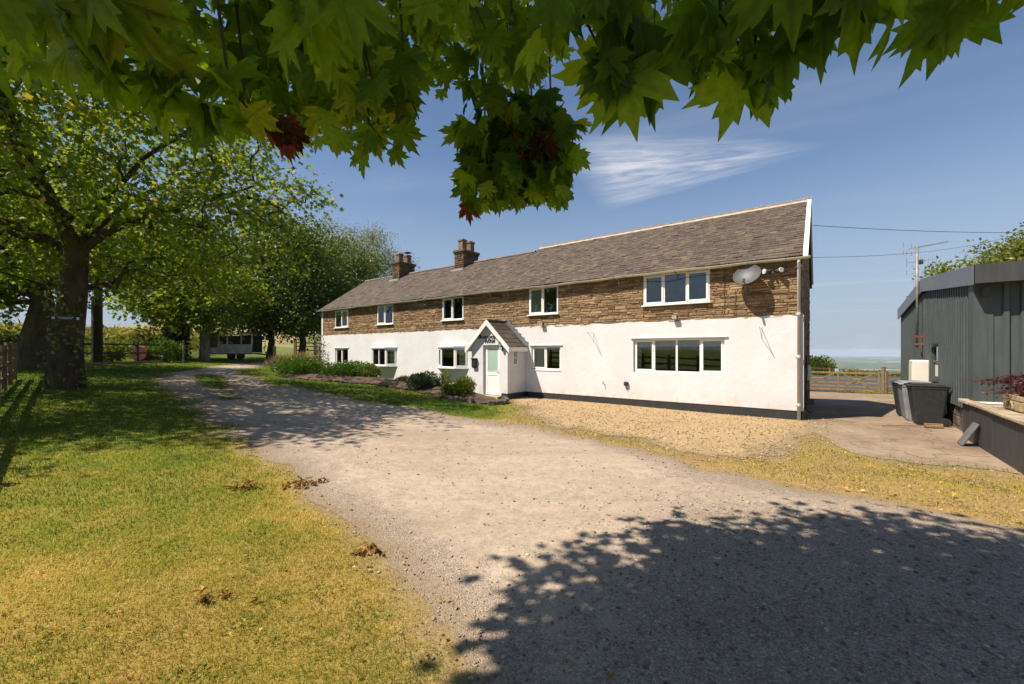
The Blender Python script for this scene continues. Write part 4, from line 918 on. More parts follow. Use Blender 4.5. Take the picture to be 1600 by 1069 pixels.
def bush(name, label, c, rad, n, size, mat, T=_TQ, F=_FQ, cat='shrub', group=None, tips=.5, stems=True, seed=0, blobs=6, flat=.35):
    global rng
    rng = np.random.default_rng(500 + seed); z0 = float(gz(c[0], c[1])); root = tag(empty(name, (c[0], c[1], z0)), label, cat, group)
    cs = in_ell(blobs, (0, 0, rad[2] * .55), (rad[0] * .6, rad[1] * .6, rad[2] * .35)); per = n // blobs; P = []
    for b_ in cs:
        d = rng.normal(size=(per, 3)); d /= np.linalg.norm(d, axis=1, keepdims=True); P.append(b_ + d * (rng.random((per, 1)) ** .3) * np.array(rad) * rng.uniform(.35, .6))
    P = np.concatenate(P); P = P[P[:, 2] > .01]; N = len(P)
    tip = P - np.array([0, 0, rad[2] * .2]) + rng.normal(size=(N, 3)) * np.mean(rad) * .4 + np.array([0, 0, tips * rad[2]])
    nrm = np.array([0, 0, .6]) + rng.normal(size=(N, 3)) * .6
    tag(scatter_leaves('foliage', P, tip, nrm, size * rng.uniform(.6, 1.3, N), T, F, mat, root), kind='stuff')
    if stems:
        m = MB()
        for k in range(9):
            e = in_ell(1, (0, 0, rad[2] * .6), (rad[0] * .7, rad[1] * .7, rad[2] * .3))[0]; m.tube([(e[0] * .15, e[1] * .15, -.05), (e[0] * .6, e[1] * .6, e[2] * .55), tuple(e)], [.014, .01, .004], 4, False)
        m.build('stems', M['bark'], root)
    return root
def G(x, y): return float(gz(x, y))

# ---------------------------------------------------------------- big sycamore on the lawn
z0 = G(-13.95, 12.8)
big = tree('sycamore_tree', 'big spreading tree on the lawn with a thick mossy dark trunk and small sign', 'tree',
     [(-13.95, 12.8, z0), (-13.85, 12.8, z0 + 1.4), (-13.55, 12.75, z0 + 2.9), (-13.4, 12.7, z0 + 4.2)], .41,
     [((-13.2, 12.2, 8.6), (6.3, 6.4, 4.4), 1.0), ((-9.0, 12.6, 6.4), (3.0, 3.2, 2.3), .22), ((-16.8, 11.5, 6.6), (4.2, 4.2, 2.8), .25), ((-11.0, 8.0, 8.2), (4.0, 3.0, 2.8), .25), ((-12.5, 14.5, 5.0), (4.5, 3.2, 1.5), .14), ((-12.8, 6.2, 7.6), (3.6, 3.0, 2.0), .2)],
     760, 42000, .155, _T8, _F8, (M['bark'], M['syc']),
     [[(-13.4, 12.7, z0 + 4.2), (-14.1, 12.3, 7.2), (-14.6, 12.0, 9.4), (-15.2, 11.8, 11.4)], [(-13.4, 12.7, z0 + 4.2), (-12.4, 12.4, 6.3), (-10.9, 12.2, 7.6), (-9.4, 12.0, 8.3), (-7.6, 11.8, 8.6)],
      [(-13.4, 12.7, z0 + 4.2), (-12.1, 12.9, 5.9), (-10.2, 13.1, 6.7), (-8.2, 13.2, 7.2)], [(-13.4, 12.7, z0 + 4.2), (-13.0, 11.5, 6.4), (-12.2, 9.8, 8.0), (-11.2, 8.0, 8.9)],
      [(-13.6, 12.7, z0 + 3.6), (-15.3, 12.2, 5.8), (-17.3, 11.6, 6.9)], [(-13.4, 12.7, z0 + 4.2), (-13.2, 13.8, 6.6), (-12.4, 15.2, 8.3)]], seed=1, sig=.32, flare=1.15)
rng = np.random.default_rng(62); n = 900; a = rng.random(n) * 6.28; h = .1 + rng.random(n) * 4.2; rad = (.56 - .03 * h) + .05 * rng.random(n); k_ = vnoise(a * 1.2, h * .9, 1, 3) > .55
P = np.stack([np.cos(a) * rad + .10 * h / 1.4, np.sin(a) * rad, h], 1)[k_]; nr = np.stack([np.cos(a), np.sin(a), np.full(n, .3)], 1)[k_]; n = len(P)
tag(scatter_leaves('ivy', P, np.array([0, 0, -1.]) + rng.normal(size=(n, 3)) * .5, nr + rng.normal(size=(n, 3)) * .35, .10 * rng.uniform(.6, 1.3, n), _T8, _F8, M['shrub2'], big), kind='stuff')
tree('leaning_tree', 'dark tree leaning left behind the mossy trunk near the back fence', 'tree',
     [(-21.35, 18.2, G(-21.35, 18.2)), (-21.0, 18.2, 2.6), (-20.8, 18.3, 4.0), (-21.2, 18.4, 5.2)], .46,
     [((-21.5, 18.2, 7.6), (5.0, 4.6, 3.6), 1), ((-24, 17.5, 4.6), (2.6, 2.4, 1.3), .16)], 420, 24000, .19, _T8, _F8, (M['bark'], M['syc']), seed=2, sig=.5, flare=1.3)
tree('slender_tree', 'slender pale-barked tree with bright leaves standing beside the parked trailer', 'tree',
     [(-22.5, 30.2, G(-22.5, 30.2)), (-22.4, 30.2, 3.2), (-22.3, 30.2, 4.6)], .30,
     [((-22.6, 29.6, 6.3), (4.2, 3.0, 3.0), 1), ((-24.5, 29, 5.2), (3.0, 2.2, 1.6), .3)], 230, 13000, .24, _T8, _F8, (M['birchbark'], M['syc']), seed=3, sig=.55, flare=1.2)
iv = tree('ivy_tree', 'tree with a thick ivy-covered trunk left of the slender tree', 'tree',
     [(-25.0, 30.8, G(-25, 30.8)), (-24.9, 30.8, 3.4), (-24.8, 30.8, 5)], .45,
     [((-25.5, 31, 8.5), (4.2, 4, 4.0), 1)], 230, 13000, .24, _TQ, _FQ, (M['bark'], M['ashleaf']), seed=4, sig=.6, flare=1.1)
rng = np.random.default_rng(61); n = 3500; a = rng.random(n) * 6.28; h = rng.random(n) ** .8 * 4.6; rad = .55 + .35 * rng.random(n) * (1 - h / 7)
P = np.stack([np.cos(a) * rad, np.sin(a) * rad, h], 1); nr = np.stack([np.cos(a), np.sin(a), np.full(n, .4)], 1)
tag(scatter_leaves('ivy', P, np.array([0, 0, -1.]) + rng.normal(size=(n, 3)) * .4, nr + rng.normal(size=(n, 3)) * .4, .17 * rng.uniform(.6, 1.3, n), _T8, _F8, M['ivy'], iv), kind='stuff')
for k, (x, y, hh, cr, lab, cr2) in enumerate([(-22.0, 37.5, 13.5, (4.6, 4.4, 5.0), 'tall dark tree standing directly behind the trailer', 3.0), (-18.9, 37.0, 13.0, (4.4, 4.2, 5.2), 'dark leafy tree between the trailer and the pale twisted trunk', 3.2), (-18.2, 43.5, 13.6, (4.6, 4.4, 5.2), 'dark tree with a pale twisted trunk next to the house end', 3.6)]):
    zb = G(x, y)
    tree('dark_tree', lab, 'tree', [(x, y, zb), (x + .2, y, zb + 1.6), (x - .1, y, zb + 3.4)], .30, [((x, y, hh - cr[2] + .8), cr, 1), ((x, y - 1.0, cr2 + 2.0), (cr[0] * .85, cr[1] * .7, 2.2), .35)], 330, 26000, .26, _TQ, _FQ, (M['birchbark'] if k == 2 else M['bark'], M['ashleaf']), seed=5 + k, sig=.6, flare=1.2, group='trees behind the trailer')
tree('birch_tree', 'tall loose-crowned birch rising behind the left end of the roof', 'tree', [(-22.5, 51, G(-22.5, 51)), (-22.3, 51, 6), (-22.4, 51, 10)], .26, [((-22.2, 51, 12.6), (4.4, 3.6, 5.4), 1)], 240, 15000, .25, _TN, _FQ, (M['birchbark'], M['birchleaf']), seed=9, sig=.75, leafdrop=1.0)
tree('birch_tree', 'feathery birch standing just left of the far chimney', 'tree', [(-17.8, 52, G(-17.8, 52)), (-17.6, 52, 6), (-17.7, 52, 10)], .24, [((-17.6, 52, 12.2), (3.2, 3.0, 5.0), 1), ((-17.4, 52, 16.3), (1.4, 1.3, 1.5), .1)], 200, 12000, .24, _TN, _FQ, (M['birchbark'], M['birchleaf']), seed=10, sig=.7, leafdrop=1.0)
tree('birch_tree', 'wispy birch top showing right behind the far chimney', 'tree', [(-14.6, 53, G(-14.6, 53)), (-14.5, 53, 5), (-14.4, 53, 9)], .2, [((-14.4, 53, 11.2), (2.0, 2.0, 3.7), 1)], 80, 4200, .24, _TN, _FQ, (M['birchbark'], M['birchleaf']), seed=11, sig=.6, leafdrop=1.0)
tree('fruit_tree', 'yellow-green fruit tree rising behind the grey shed', 'tree', [(25.2, 20.8, G(25.2, 20.8)), (25.1, 20.8, 2.2), (25, 20.8, 3.6)], .22, [((25.2, 20.8, 5.3), (3.4, 3.2, 2.0), 1), ((22.3, 20.4, 4.8), (1.9, 1.6, 1.1), .25), ((26.2, 20.6, 7.0), (1.6, 1.6, 1.3), .3)], 240, 19000, .17, _TQ, _FQ, (M['bark'], M['appleleaf']), seed=12, sig=.30, tipup=.9)

# ---------------------------------------------------------------- maple over the camera
rng = np.random.default_rng(77)
maple = tree('maple_tree', 'maple whose large-leaved boughs hang across the top of the view', 'tree', [(-1.5, -2.7, G(-1.5, -2.7)), (-1.45, -2.6, 1.5), (-1.3, -2.3, 3.2)], .30,
     [((-.6, .55, 5.95), (3.45, 2.95, 1.15), 1.0), ((1.6, 1.2, 6.2), (1.9, 1.5, .9), .2)], 210, 25000, .18, _T8, _F8, (M['bark'], M['maple']),
     [[(-1.3, -2.3, 3.2), (-1.0, -.9, 4.9), (-.5, 1.0, 5.6)], [(-1.3, -2.3, 3.2), (-2.2, -1.4, 5.0), (-3.0, .2, 5.7)], [(-1.3, -2.3, 3.2), (.2, -1.5, 5.0), (1.6, .2, 5.9)]], seed=20, sig=.31, leafdrop=.5, lean_leaf=1.2)
_mo = np.array([-1.5, -2.7, G(-1.5, -2.7)])
def spray_mat():
    m = M['maple'].copy(); m.name = 'maple_leaf_veined'; nt = m.node_tree
    b = nt.nodes['Principled BSDF']; src = b.inputs['Base Color'].links[0].from_socket
    v = mth(nt, 'POWER', attr(nt, 'vein'), 14.0); c2 = mix(nt, mth(nt, 'MULTIPLY', v, .55), src, (.13, .16, .04)); nt.links.new(c2, b.inputs['Base Color']); return m
M['mapleveined'] = spray_mat()
VAR = []
for i in range(14):
    T, F, vein = leaf_template(True, random.uniform(.0, .6), random.uniform(-.05, .4), True, i)
    me = bpy.data.meshes.new('maple_leaf'); me.from_pydata(T.tolist(), [], F); me.update()
    for nm, val in (('rnd', np.full(len(T), .02 + .92 * i / 13)), ('vein', np.array(vein))):
        a_ = me.attributes.new(nm, 'FLOAT', 'POINT'); a_.data.foreach_set('value', np.asarray(val, dtype=np.float32))
    me.polygons.foreach_set('use_smooth', [True] * len(me.polygons)); me.materials.append(M['mapleveined']); VAR.append(me)
deadV = []
for i in range(4):
    T, F, vein = leaf_template(True, random.uniform(.9, 1.6), random.uniform(.5, .9), True, 40 + i); me = bpy.data.meshes.new('dead_maple_leaf'); me.from_pydata(T.tolist(), [], F); me.update()
    a_ = me.attributes.new('rnd', 'FLOAT', 'POINT'); a_.data.foreach_set('value', np.full(len(T), [.1, .4, .7, .98][i], dtype=np.float32)); me.materials.append(M['mapledead']); deadV.append(me)
# hanging sprays: centre, half sizes, leaves, leaf size
SPR = [((.02, 2.0, 2.90), (.33, .22, .28), 74, .118, 0), ((-.12, 2.0, 2.72), (.18, .15, .12), 16, .118, 0), ((.20, 2.0, 2.70), (.16, .15, .10), 12, .118, 0), ((.0, 2.05, 3.25), (.12, .15, .12), 6, .115, 0), ((.10, 1.95, 2.86), (.12, .1, .06), 3, .14, 1),
       ((-.55, 1.5, 2.90), (.24, .22, .22), 30, .135, 0), ((-.52, 1.5, 2.68), (.13, .14, .07), 9, .13, 0), ((-.40, 1.55, 2.80), (.08, .12, .14), 7, .12, 0),
       ((-.92, 1.6, 2.92), (.22, .22, .20), 22, .14, 0), ((-.86, 1.6, 2.74), (.11, .1, .06), 10, .10, 1), ((-1.0, 1.55, 2.80), (.13, .12, .08), 6, .135, 0),
       ((-.98, 1.1, 2.70), (.24, .18, .11), 13, .16, 0), ((-.82, 1.2, 2.62), (.16, .12, .06), 6, .18, 0), ((-1.05, .95, 2.66), (.22, .14, .08), 8, .20, 0), ((-.40, .9, 2.67), (.20, .14, .09), 8, .19, 0),
       ((-.13, 1.25, 2.90), (.22, .18, .12), 11, .135, 0), ((.0, 1.5, 3.02), (.16, .15, .12), 8, .125, 0), ((-.20, 1.9, 3.12), (.05, .05, .05), 2, .15, 0),
       ((.16, 1.0, 2.66), (.17, .15, .11), 11, .15, 0), ((.28, 1.0, 2.58), (.10, .10, .06), 5, .185, 0), ((.48, .95, 2.61), (.17, .14, .09), 11, .155, 0), ((.56, .95, 2.54), (.09, .08, .05), 4, .19, 0),
       ((.60, .8, 2.60), (.12, .1, .06), 5, .18, 0), ((.80, .8, 2.60), (.16, .1, .05), 6, .16, 0), ((.98, .82, 2.615), (.10, .08, .03), 4, .16, 0)]
tw = MB(); NL = 0
for (c, hs, n, sz, dead) in SPR:
    top = (c[0] - .15, c[1] - .25, 4.6 if c[1] > 1.3 else 3.9); mid = (c[0] - .04, c[1] - .08, (c[2] + hs[2] * .6 + top[2]) / 2)
    if n > 2: tw.tube([np.array(q) - _mo for q in (top, mid, (c[0], c[1], c[2] + hs[2] * .7), (c[0] + .05, c[1], c[2] - hs[2] * .2))], [.008, .006, .004, .003], 5, False)
    P = in_ell(n, c, hs, 2.6)
    for p in P:
        if NL >= 300: break
        NL += 1; d = p - np.array(c); tip = Vector((d[0] * 2.2 + random.gauss(0, .22), d[1] * 1.5 + random.gauss(0, .25) + .1, -.8 + random.gauss(0, .18))).normalized()
        nr = Vector((random.gauss(0, .5), -.85 + random.gauss(0, .45), .55 + random.gauss(0, .35))); sd = tip.cross(nr).normalized(); nr = sd.cross(tip)
        o = bpy.data.objects.new('maple_leaf', random.choice(deadV if dead else VAR)); col.objects.link(o); o.parent = maple; s_ = sz * random.choice([random.uniform(.55, .85), random.uniform(.8, 1.2)])
        mt = Matrix((sd, tip, nr)).transposed().to_4x4(); mt.translation = Vector(p - _mo) - tip * s_ * .3; o.matrix_local = mt @ Matrix.Scale(s_, 4)
o = bpy.data.objects.new('maple_leaf', deadV[3]); col.objects.link(o); o.parent = maple; mt = Matrix.Rotation(math.pi, 4, 'Y') @ Matrix.Rotation(math.pi / 2.2, 4, 'X'); mt.translation = Vector((-.21, 2.0, 2.62)) - Vector(_mo); o.matrix_local = mt @ Matrix.Scale(.10, 4)
tag(tw.build('twigs', M['bark'], maple), kind='stuff')
rng = np.random.default_rng(78)
P = np.concatenate([in_ell(n, c, h, 2.4) for n, c, h in ((850, (-.75, 2.15, 3.95), (1.55, .75, .52)), (260, (.55, 1.55, 3.72), (.62, .5, .42)), (360, (-1.5, 1.35, 3.3), (.62, .5, .42)), (60, (-.25, 1.7, 3.25), (.4, .3, .16)), (220, (-.86, 1.95, 3.25), (.38, .35, .34)), (260, (.05, 2.1, 2.95), (.31, .16, .27)), (110, (.85, 1.3, 3.30), (.3, .3, .22)))]) - _mo
n = len(P); T, F, _v = leaf_template(True, .2, .12, False, 99)
tag(scatter_leaves('bough_leaves', P, np.array([0, 0, -1.]) + rng.normal(size=(n, 3)) * .45, np.array([0, -.5, .8]) + rng.normal(size=(n, 3)) * .5, .125 * rng.uniform(.6, 1.2, n), T, F, M['maple'], maple, rng.random(n) * .94), kind='stuff')

# ---------------------------------------------------------------- lawn, verge, pebbles
def polar_pts(n, r0, r1, a0=-64, a1=64):
    r = r0 * (r1 / r0) ** rng.random(n); a = np.radians(rng.uniform(a0, a1, n)); return r * np.sin(a), r * np.cos(a), r
def house_uv(X, Y): dx, dy = X - C0.x, Y - C0.y; return dx * Lv.x + dy * Lv.y, dx * Bv.x + dy * Bv.y
def blades(n, r0, r1, hgt, wid):
    X, Y, r = polar_pts(n, r0, r1)
    t, bk = house_uv(X, Y); sd, sg_, sy = sd_drive(X, Y), sd_gold(X, Y), sd_yard(X, Y)
    ing = (rng.random(len(X)) < 1 / (1 + np.exp(np.clip((sd + .06) / .075, -20, 20)))) & (rng.random(len(X)) < 1 / (1 + np.exp(np.clip(sg_ / .12, -20, 20)))) & (rng.random(len(X)) < 1 / (1 + np.exp(np.clip(sy / .16, -20, 20)))) & ~((t > -.2) & (t < LEN + .3) & (bk > -.05)) & (sd_arena(X, Y) < 0) & (sdf(X, Y, BED) < 0)
    vg = inpoly(X, Y, VERGE) | ((sg_ > -1.2) & (sd < 0) & (X > -.5)); patch = fnoise(X, Y, 1.4, 71)
    keep = ing & (~vg | (patch > rng.uniform(-.33, .30, len(X))))
    ed = np.clip(1 + sd / .35, 0, 1); keep &= rng.random(len(X)) > .45 * ed
    X, Y, r, vg, sd = X[keep], Y[keep], r[keep], vg[keep], sd[keep]; N = len(X)
    dry = .45 + 1.15 * fnoise(X, Y, .6, 81) + .8 * fnoise(X, Y, 2.6, 85) + .5 * fnoise(X, Y, 9, 87) + .10 * np.clip(1 - r / 9, 0, 1) - .30 * sst(r, 7, 12) + .15 * np.clip(1 + sd / .7, 0, 1) + .12 * vg
    c = np.clip(dry + rng.normal(size=N) * .2, 0, 1)
    h = hgt * (rng.uniform(.4, 1.3, N) + .9 * (rng.random(N) > .93)) * (r / 4) ** .25 * np.where(vg, .8, 1) * (1 - .25 * np.clip(1 + sd / .5, 0, 1)); w = wid * (r / 3) ** .85 * rng.uniform(.7, 1.3, N)
    a = rng.random(N) * 6.283; ln = rng.uniform(.25, 1.3, N) * h; bx, by = np.cos(a) * ln, np.sin(a) * ln; sa = a + 1.57 + rng.normal(size=N) * .5; sx_, sy_ = np.cos(sa) * w, np.sin(sa) * w; Z = gz(X, Y)
    V = np.zeros((N, 5, 3)); V[:, 0] = np.stack([X - sx_, Y - sy_, Z - .004], 1); V[:, 1] = np.stack([X + sx_, Y + sy_, Z - .004], 1)
    V[:, 2] = np.stack([X + bx * .4 + sx_ * .8, Y + by * .4 + sy_ * .8, Z + h * .62], 1); V[:, 3] = np.stack([X + bx * .4 - sx_ * .8, Y + by * .4 - sy_ * .8, Z + h * .62], 1); V[:, 4] = np.stack([X + bx, Y + by, Z + h * rng.uniform(.55, 1, N)], 1)
    i = np.arange(N)[:, None] * 5; Ft = np.concatenate([i + np.array([[0, 1, 2]]), i + np.array([[0, 2, 3]]), i + np.array([[3, 2, 4]])], 0)
    return V.reshape(-1, 3), Ft, np.repeat(c, 5)
rng = np.random.default_rng(90)
V, Ft, c = blades(540000, 1.9, 34, .034, .0016)
tag(mesh_np('grass', V, Ft, c, M['bladeg']), 'short sun-dried grass over the lawn and verge', 'grass', kind='stuff')
def weeds():
    X, Y, r = polar_pts(150, 2.2, 14, -62, 10); k = (sd_drive(X, Y) < -.15) & (X < 0); X, Y, r = X[k], Y[k], r[k]; per = 16; N = len(X) * per
    a = rng.random(N) * 6.28; d = rng.random(N) ** .6 * .11; PX = np.repeat(X, per) + np.cos(a) * d; PY = np.repeat(Y, per) + np.sin(a) * d; P = np.stack([PX, PY, gz(PX, PY) + rng.uniform(.008, .035, N)], 1)
    tip = np.stack([np.cos(a), np.sin(a), rng.uniform(-.1, .5, N)], 1); T = _TQ * np.array([1.1, 1, 1])
    tag(scatter_leaves('lawn_weeds', P, tip, np.array([0, 0, 1.]) + rng.normal(size=(N, 3)) * .3, .026 * rng.uniform(.6, 1.3, N), T, _FQ, M['bladeg'], None, np.repeat(rng.random(len(X)) * .4, per)), 'flat rosettes of broad-leaved weeds in the lawn', 'weeds', kind='stuff')
weeds()
ico = bmesh.new(); bmesh.ops.create_icosphere(ico, subdivisions=1, radius=1); IV = np.array([v.co[:] for v in ico.verts]); IF = np.array([[v.index for v in f.verts] for f in ico.faces]); ico.free()
def pebbles(name, label, n, r0, r1, test, smin, smax, mat, dz, sunk=.25, pw=3.0):
    X, Y, r = polar_pts(n, r0, r1); k = test(X, Y); X, Y, r = X[k], Y[k], r[k]; N = len(X)
    s = (smin + (smax - smin) * rng.random(N) ** pw) * (r / 4) ** .45
    V = IV[None] * (1 + rng.uniform(-.28, .28, (N, 12, 1))); ax = rng.uniform(.6, 1.25, (N, 1, 3)); ax[:, :, 2] *= .62; V = V * ax; a = rng.random(N) * 6.28; ca, sa = np.cos(a)[:, None], np.sin(a)[:, None]
    x, y = V[:, :, 0] * ca - V[:, :, 1] * sa, V[:, :, 0] * sa + V[:, :, 1] * ca
    P = np.stack([x * s[:, None] + X[:, None], y * s[:, None] + Y[:, None], V[:, :, 2] * s[:, None] + (gz(X, Y) + dz + s * .62 * (1 - 2 * sunk) * .6)[:, None]], -1)
    F = (IF[None] + (np.arange(N) * 12)[:, None, None]).reshape(-1, 3)
    tag(mesh_np(name, P.reshape(-1, 3), F, np.repeat(rng.random(N), 12), mat), label, 'stones', kind='stuff')
pebbles('loose_stones', 'loose grey stones scattered over the driveway', 17000, 1.9, 20, lambda X, Y: (sd_drive(X, Y) > -.25) & (rng.random(len(X)) < np.clip(.30 + 1.1 * fnoise(X, Y, 1.1, 95) + .5 * sst(X - .3 * Y, -.5, 1.5) + .4 * np.clip(1 - np.abs(sd_drive(X, Y)) / .5, 0, 1), .06, 1)), .0035, .018, M['pebble'], .006, pw=3.5)
pebbles('coarse_stones', 'coarse loose stones on the near shaded part of the drive', 12000, 1.9, 6, lambda X, Y: (sd_drive(X, Y) > 0) & (rng.random(len(X)) < sst(X + .5 * (3.4 - Y), -.2, 1.6)), .004, .021, M['pebble'], .004, pw=2.2)
pebbles('golden_gravel', 'loose golden gravel in front of the white wall', 26000, 6.8, 19, lambda X, Y: (sd_gold(X, Y) > -.5) & (rng.random(len(X)) < np.clip(1 + sd_gold(X, Y) * 1.6, .15, 1)), .005, .016, M['goldpebble'], .012, pw=1.6)
pebbles('verge_stones', 'golden stones strewn through the dry verge', 26000, 4, 14, lambda X, Y: (inpoly(X, Y, VERGE) | (sd_gold(X, Y) > -.9) & (sd_gold(X, Y) < .1)) & (sd_yard(X, Y) < .25) & (fnoise(X, Y, 1.0, 97) > rng.uniform(-.35, .25, len(X))), .004, .013, M['goldpebble'], .0, pw=2)
# fallen leaves
def fallen(n, r0, r1, test, size, mat, name, label, curl=.8):
    X, Y, r = polar_pts(n, r0, r1); k = test(X, Y); X, Y, r = X[k], Y[k], r[k]; N = len(X); T, F = _TQ * np.array([.8, 1, 1]) + np.array([0, 0, .25]) * (np.abs(_TQ[:, :1]) > .1) + np.array([0, 0, .15]) * (_TQ[:, 1:2] > .9), _FQ
    a = rng.random(N) * 6.28; tip = np.stack([np.cos(a), np.sin(a), rng.normal(size=N) * .3], 1); P = np.stack([X, Y, gz(X, Y) + .025], 1)
    tag(scatter_leaves(name, P, tip, np.array([0, 0, 1.]) + rng.normal(size=(N, 3)) * .5, size * rng.uniform(.5, 1.2, N), T, F, mat), label, 'leaves', kind='stuff')
fallen(900, 3.5, 12, lambda X, Y: inpoly(X, Y, VERGE) & (X > 1.5), .085, M['yellowleaf'], 'fallen_yellow_leaves', 'yellow fallen leaves lying on the verge by the yard')
fallen(750, 2, 14, lambda X, Y: (sd_drive(X, Y) < .4) & (X < .5), .045, M['deadleaf'], 'fallen_brown_leaves', 'dry brown leaves scattered over the left lawn')
fallen(420, 6, 14, lambda X, Y: (sd_yard(X, Y) > -.1) & (X > 5), .05, M['deadleaf'], 'yard_leaves', 'dry leaf litter scattered over the concrete yard')
fallen(260, 2, 10, lambda X, Y: (sd_drive(X, Y) > 0) & (X > -2), .05, M['deadleaf'], 'drive_leaves', 'small dry leaves blown onto the driveway')
def clump(x, y, rx, ry, n, size, label, seed):
    global rng
    rng = np.random.default_rng(seed); root = tag(empty('leaf_clump', (x, y, G(x, y))), label, 'leaves'); T, F, _ = leaf_template(False, 1.3, .8, True, seed)
    me = []
    for i in range(3):
        m_ = bpy.data.meshes.new('dry_leaf'); T, F, _ = leaf_template(False, 1.0 + .4 * i, .6 + .2 * i, True, seed + i); m_.from_pydata(T.tolist(), [], F); a_ = m_.attributes.new('rnd', 'FLOAT', 'POINT'); a_.data.foreach_set('value', np.full(len(T), [.25, .5, .85][i], dtype=np.float32)); m_.materials.append(M['deadleaf']); me.append(m_)
    for i in range(n):
        o = bpy.data.objects.new('dry_leaf', random.choice(me)); col.objects.link(o); o.parent = root; u, v = random.gauss(0, .5), random.gauss(0, .5)
        o.location = (u * rx, v * ry, .02 + .05 * random.random() * max(0, 1 - u * u - v * v)); o.rotation_euler = (random.gauss(0, .7), random.gauss(0, .7), random.random() * 6.3); o.scale = [size * random.uniform(.6, 1.2)] * 3
clump(-3.44, 5.25, .20, .12, 22, .085, 'flat clump of brown leaves on the grass, left of the two together', 3)
clump(-2.80, 5.50, .24, .17, 34, .09, 'brown leaf clump at the drive edge, right of the two together', 4)
clump(-1.34, 3.84, .12, .09, 24, .085, 'dark curled leaf clump on the grass edge nearest the camera', 5)
clump(-2.2, 3.02, .22, .10, 9, .09, 'few curled orange leaves lying in the dry grass at lower left', 6)

# ---------------------------------------------------------------- flower bed and shrubs
def bed():
    n = 46; X = np.linspace(-12.6, .2, 120); Y = np.linspace(13.9, 26.6, 110); XX, YY = np.meshgrid(X, Y, indexing='ij'); s = sdf(XX, YY, BED) + .5 * fnoise(XX, YY, 1.2, 3)
    z = gz(XX, YY) + np.clip(s, 0, .8) * .30 + .05 * fnoise(XX, YY, 3, 5) * (s > 0) + .02; V = np.stack([XX, YY, z], -1).reshape(-1, 3); ii = np.arange(120 * 110).reshape(120, 110)
    ok = (s > -.02); m_ = ok[:-1, :-1] & ok[1:, :-1] & ok[1:, 1:] & ok[:-1, 1:]
    F = np.stack([ii[:-1, :-1], ii[1:, :-1], ii[1:, 1:], ii[:-1, 1:]], -1)[m_]; o = mesh_np('flower_bed', V, F, None, M['soil'], None, True); tag(o, kind='structure'); return o
bedo = bed()
for k in range(16):
    f = k / 15; P0 = np.array([(-2.3, 15.35), (-1.87, 15.0), (-.75, 14.35), (-.25, 14.55), (-.2, 15.0), (-.32, 15.6)]); i = min(int(f * 5), 4); g = f * 5 - i; p = P0[i] * (1 - g) + P0[i + 1] * g
    m = MB(); w = random.uniform(.12, .22); w *= .7; m.cbox(-w, w, -.08, .08, -.1, random.uniform(.05, .2), .035); o = m.build('edging_stone', M['block'], bedo); o.location = (p[0] + random.gauss(0, .03), p[1] + random.gauss(0, .03), G(*p)); o.rotation_euler = (random.gauss(0, .08), random.gauss(0, .08), math.atan2(*(P0[i + 1] - P0[i])[::-1]) + random.gauss(0, .15))
bush('hedge_shrub', 'long dense dark green shrub at the house end of the bed', (-10.6, 21.0), (1.8, 1.1, .90), 8000, .09, M['shrub'], seed=1, blobs=9)
bush('hedge_shrub', 'dark green shrub under the leftmost ground-floor window', (-8.4, 20.6), (1.7, 1.0, .88), 8000, .09, M['shrub'], seed=2, blobs=8)
bush('yellow_edged_shrub', 'pale yellow-edged shrub at the right end of the dark hedge', (-7.0, 20.5), (.65, .6, .8), 1800, .09, M['shrub2'], seed=3)
bush('purple_flower_plant', 'purple flowering plant against the white wall at the house end', (-10.4, 22.4), (.6, .5, 1.6), 900, .07, M['purple'], seed=4, cat='plant')
bush('dry_grass_tuft', 'dry straw-coloured tall grass behind the dark shrub', (-12.3, 23.4), (1.7, .7, .9), 2600, .26, M['straw'], _TN * np.array([.25, 1, 1]), seed=5, cat='plant', tips=2.0)
bush('low_green_plant', 'low bright green plant between the two bays', (-5.0, 19.4), (.75, .45, .38), 1500, .07, M['shrub2'], seed=6, cat='plant')
bush('blue_green_shrub', 'rounded blue-green shrub in front of the bay beside the porch', (-3.75, 17.7), (.8, .65, .68), 3200, .10, M['shrub3'], seed=7)
bush('pale_shrub', 'small pale yellow shrub right of the blue-green one', (-2.95, 17.6), (.42, .4, .85), 900, .07, M['shrub2'], seed=8)
bush('porch_shrub', 'spreading olive shrub growing beside the porch door', (-1.95, 16.0), (.85, .65, .68), 3200, .09, M['shrub2'], seed=9)
bush('porch_shrub', 'dark low leaves at the foot of the olive porch shrub', (-2.35, 15.75), (.55, .4, .5), 1100, .09, M['shrub'], seed=10, cat='plant')
bush('arena_bush', 'rounded dark bush beyond the gate above the far rails', (44.5, 60), (3.0, 2.4, 3.0), 3000, .30, M['ashleaf'], seed=11, cat='bush', stems=False)
bush('arena_bush', 'flat green bush beyond the rails, right of the rounded one', (50.5, 60.5), (4.5, 2.4, 1.8), 3000, .30, M['shrub2'], seed=12, cat='bush', stems=False)
bush('arena_bush', 'low green bush beyond the rails behind the gate post', (58, 61), (4.5, 2.4, 1.9), 3000, .30, M['shrub2'], seed=13, cat='bush', stems=False)
for k, (x, y, rx, h, lab) in enumerate([(-23.5, 19.2, 2.2, 1.3, 'bramble behind the back fence left of the dark leaning tree'), (-22.6, 23.2, 1.6, 1.1, 'bramble behind the fence between the thick trunk and the pole'), (-22.3, 26.6, 1.8, 1.3, 'bramble behind the fence right of the pole'), (-24.3, 29.2, 1.4, 1.2, 'leafy bramble at the foot of the ivy trunk')]):
    bush('bramble', lab, (x, y), (rx, .9, h), 2600, .13, M['shrub2'] if k % 2 else M['shrub'], seed=20 + k, cat='bramble')
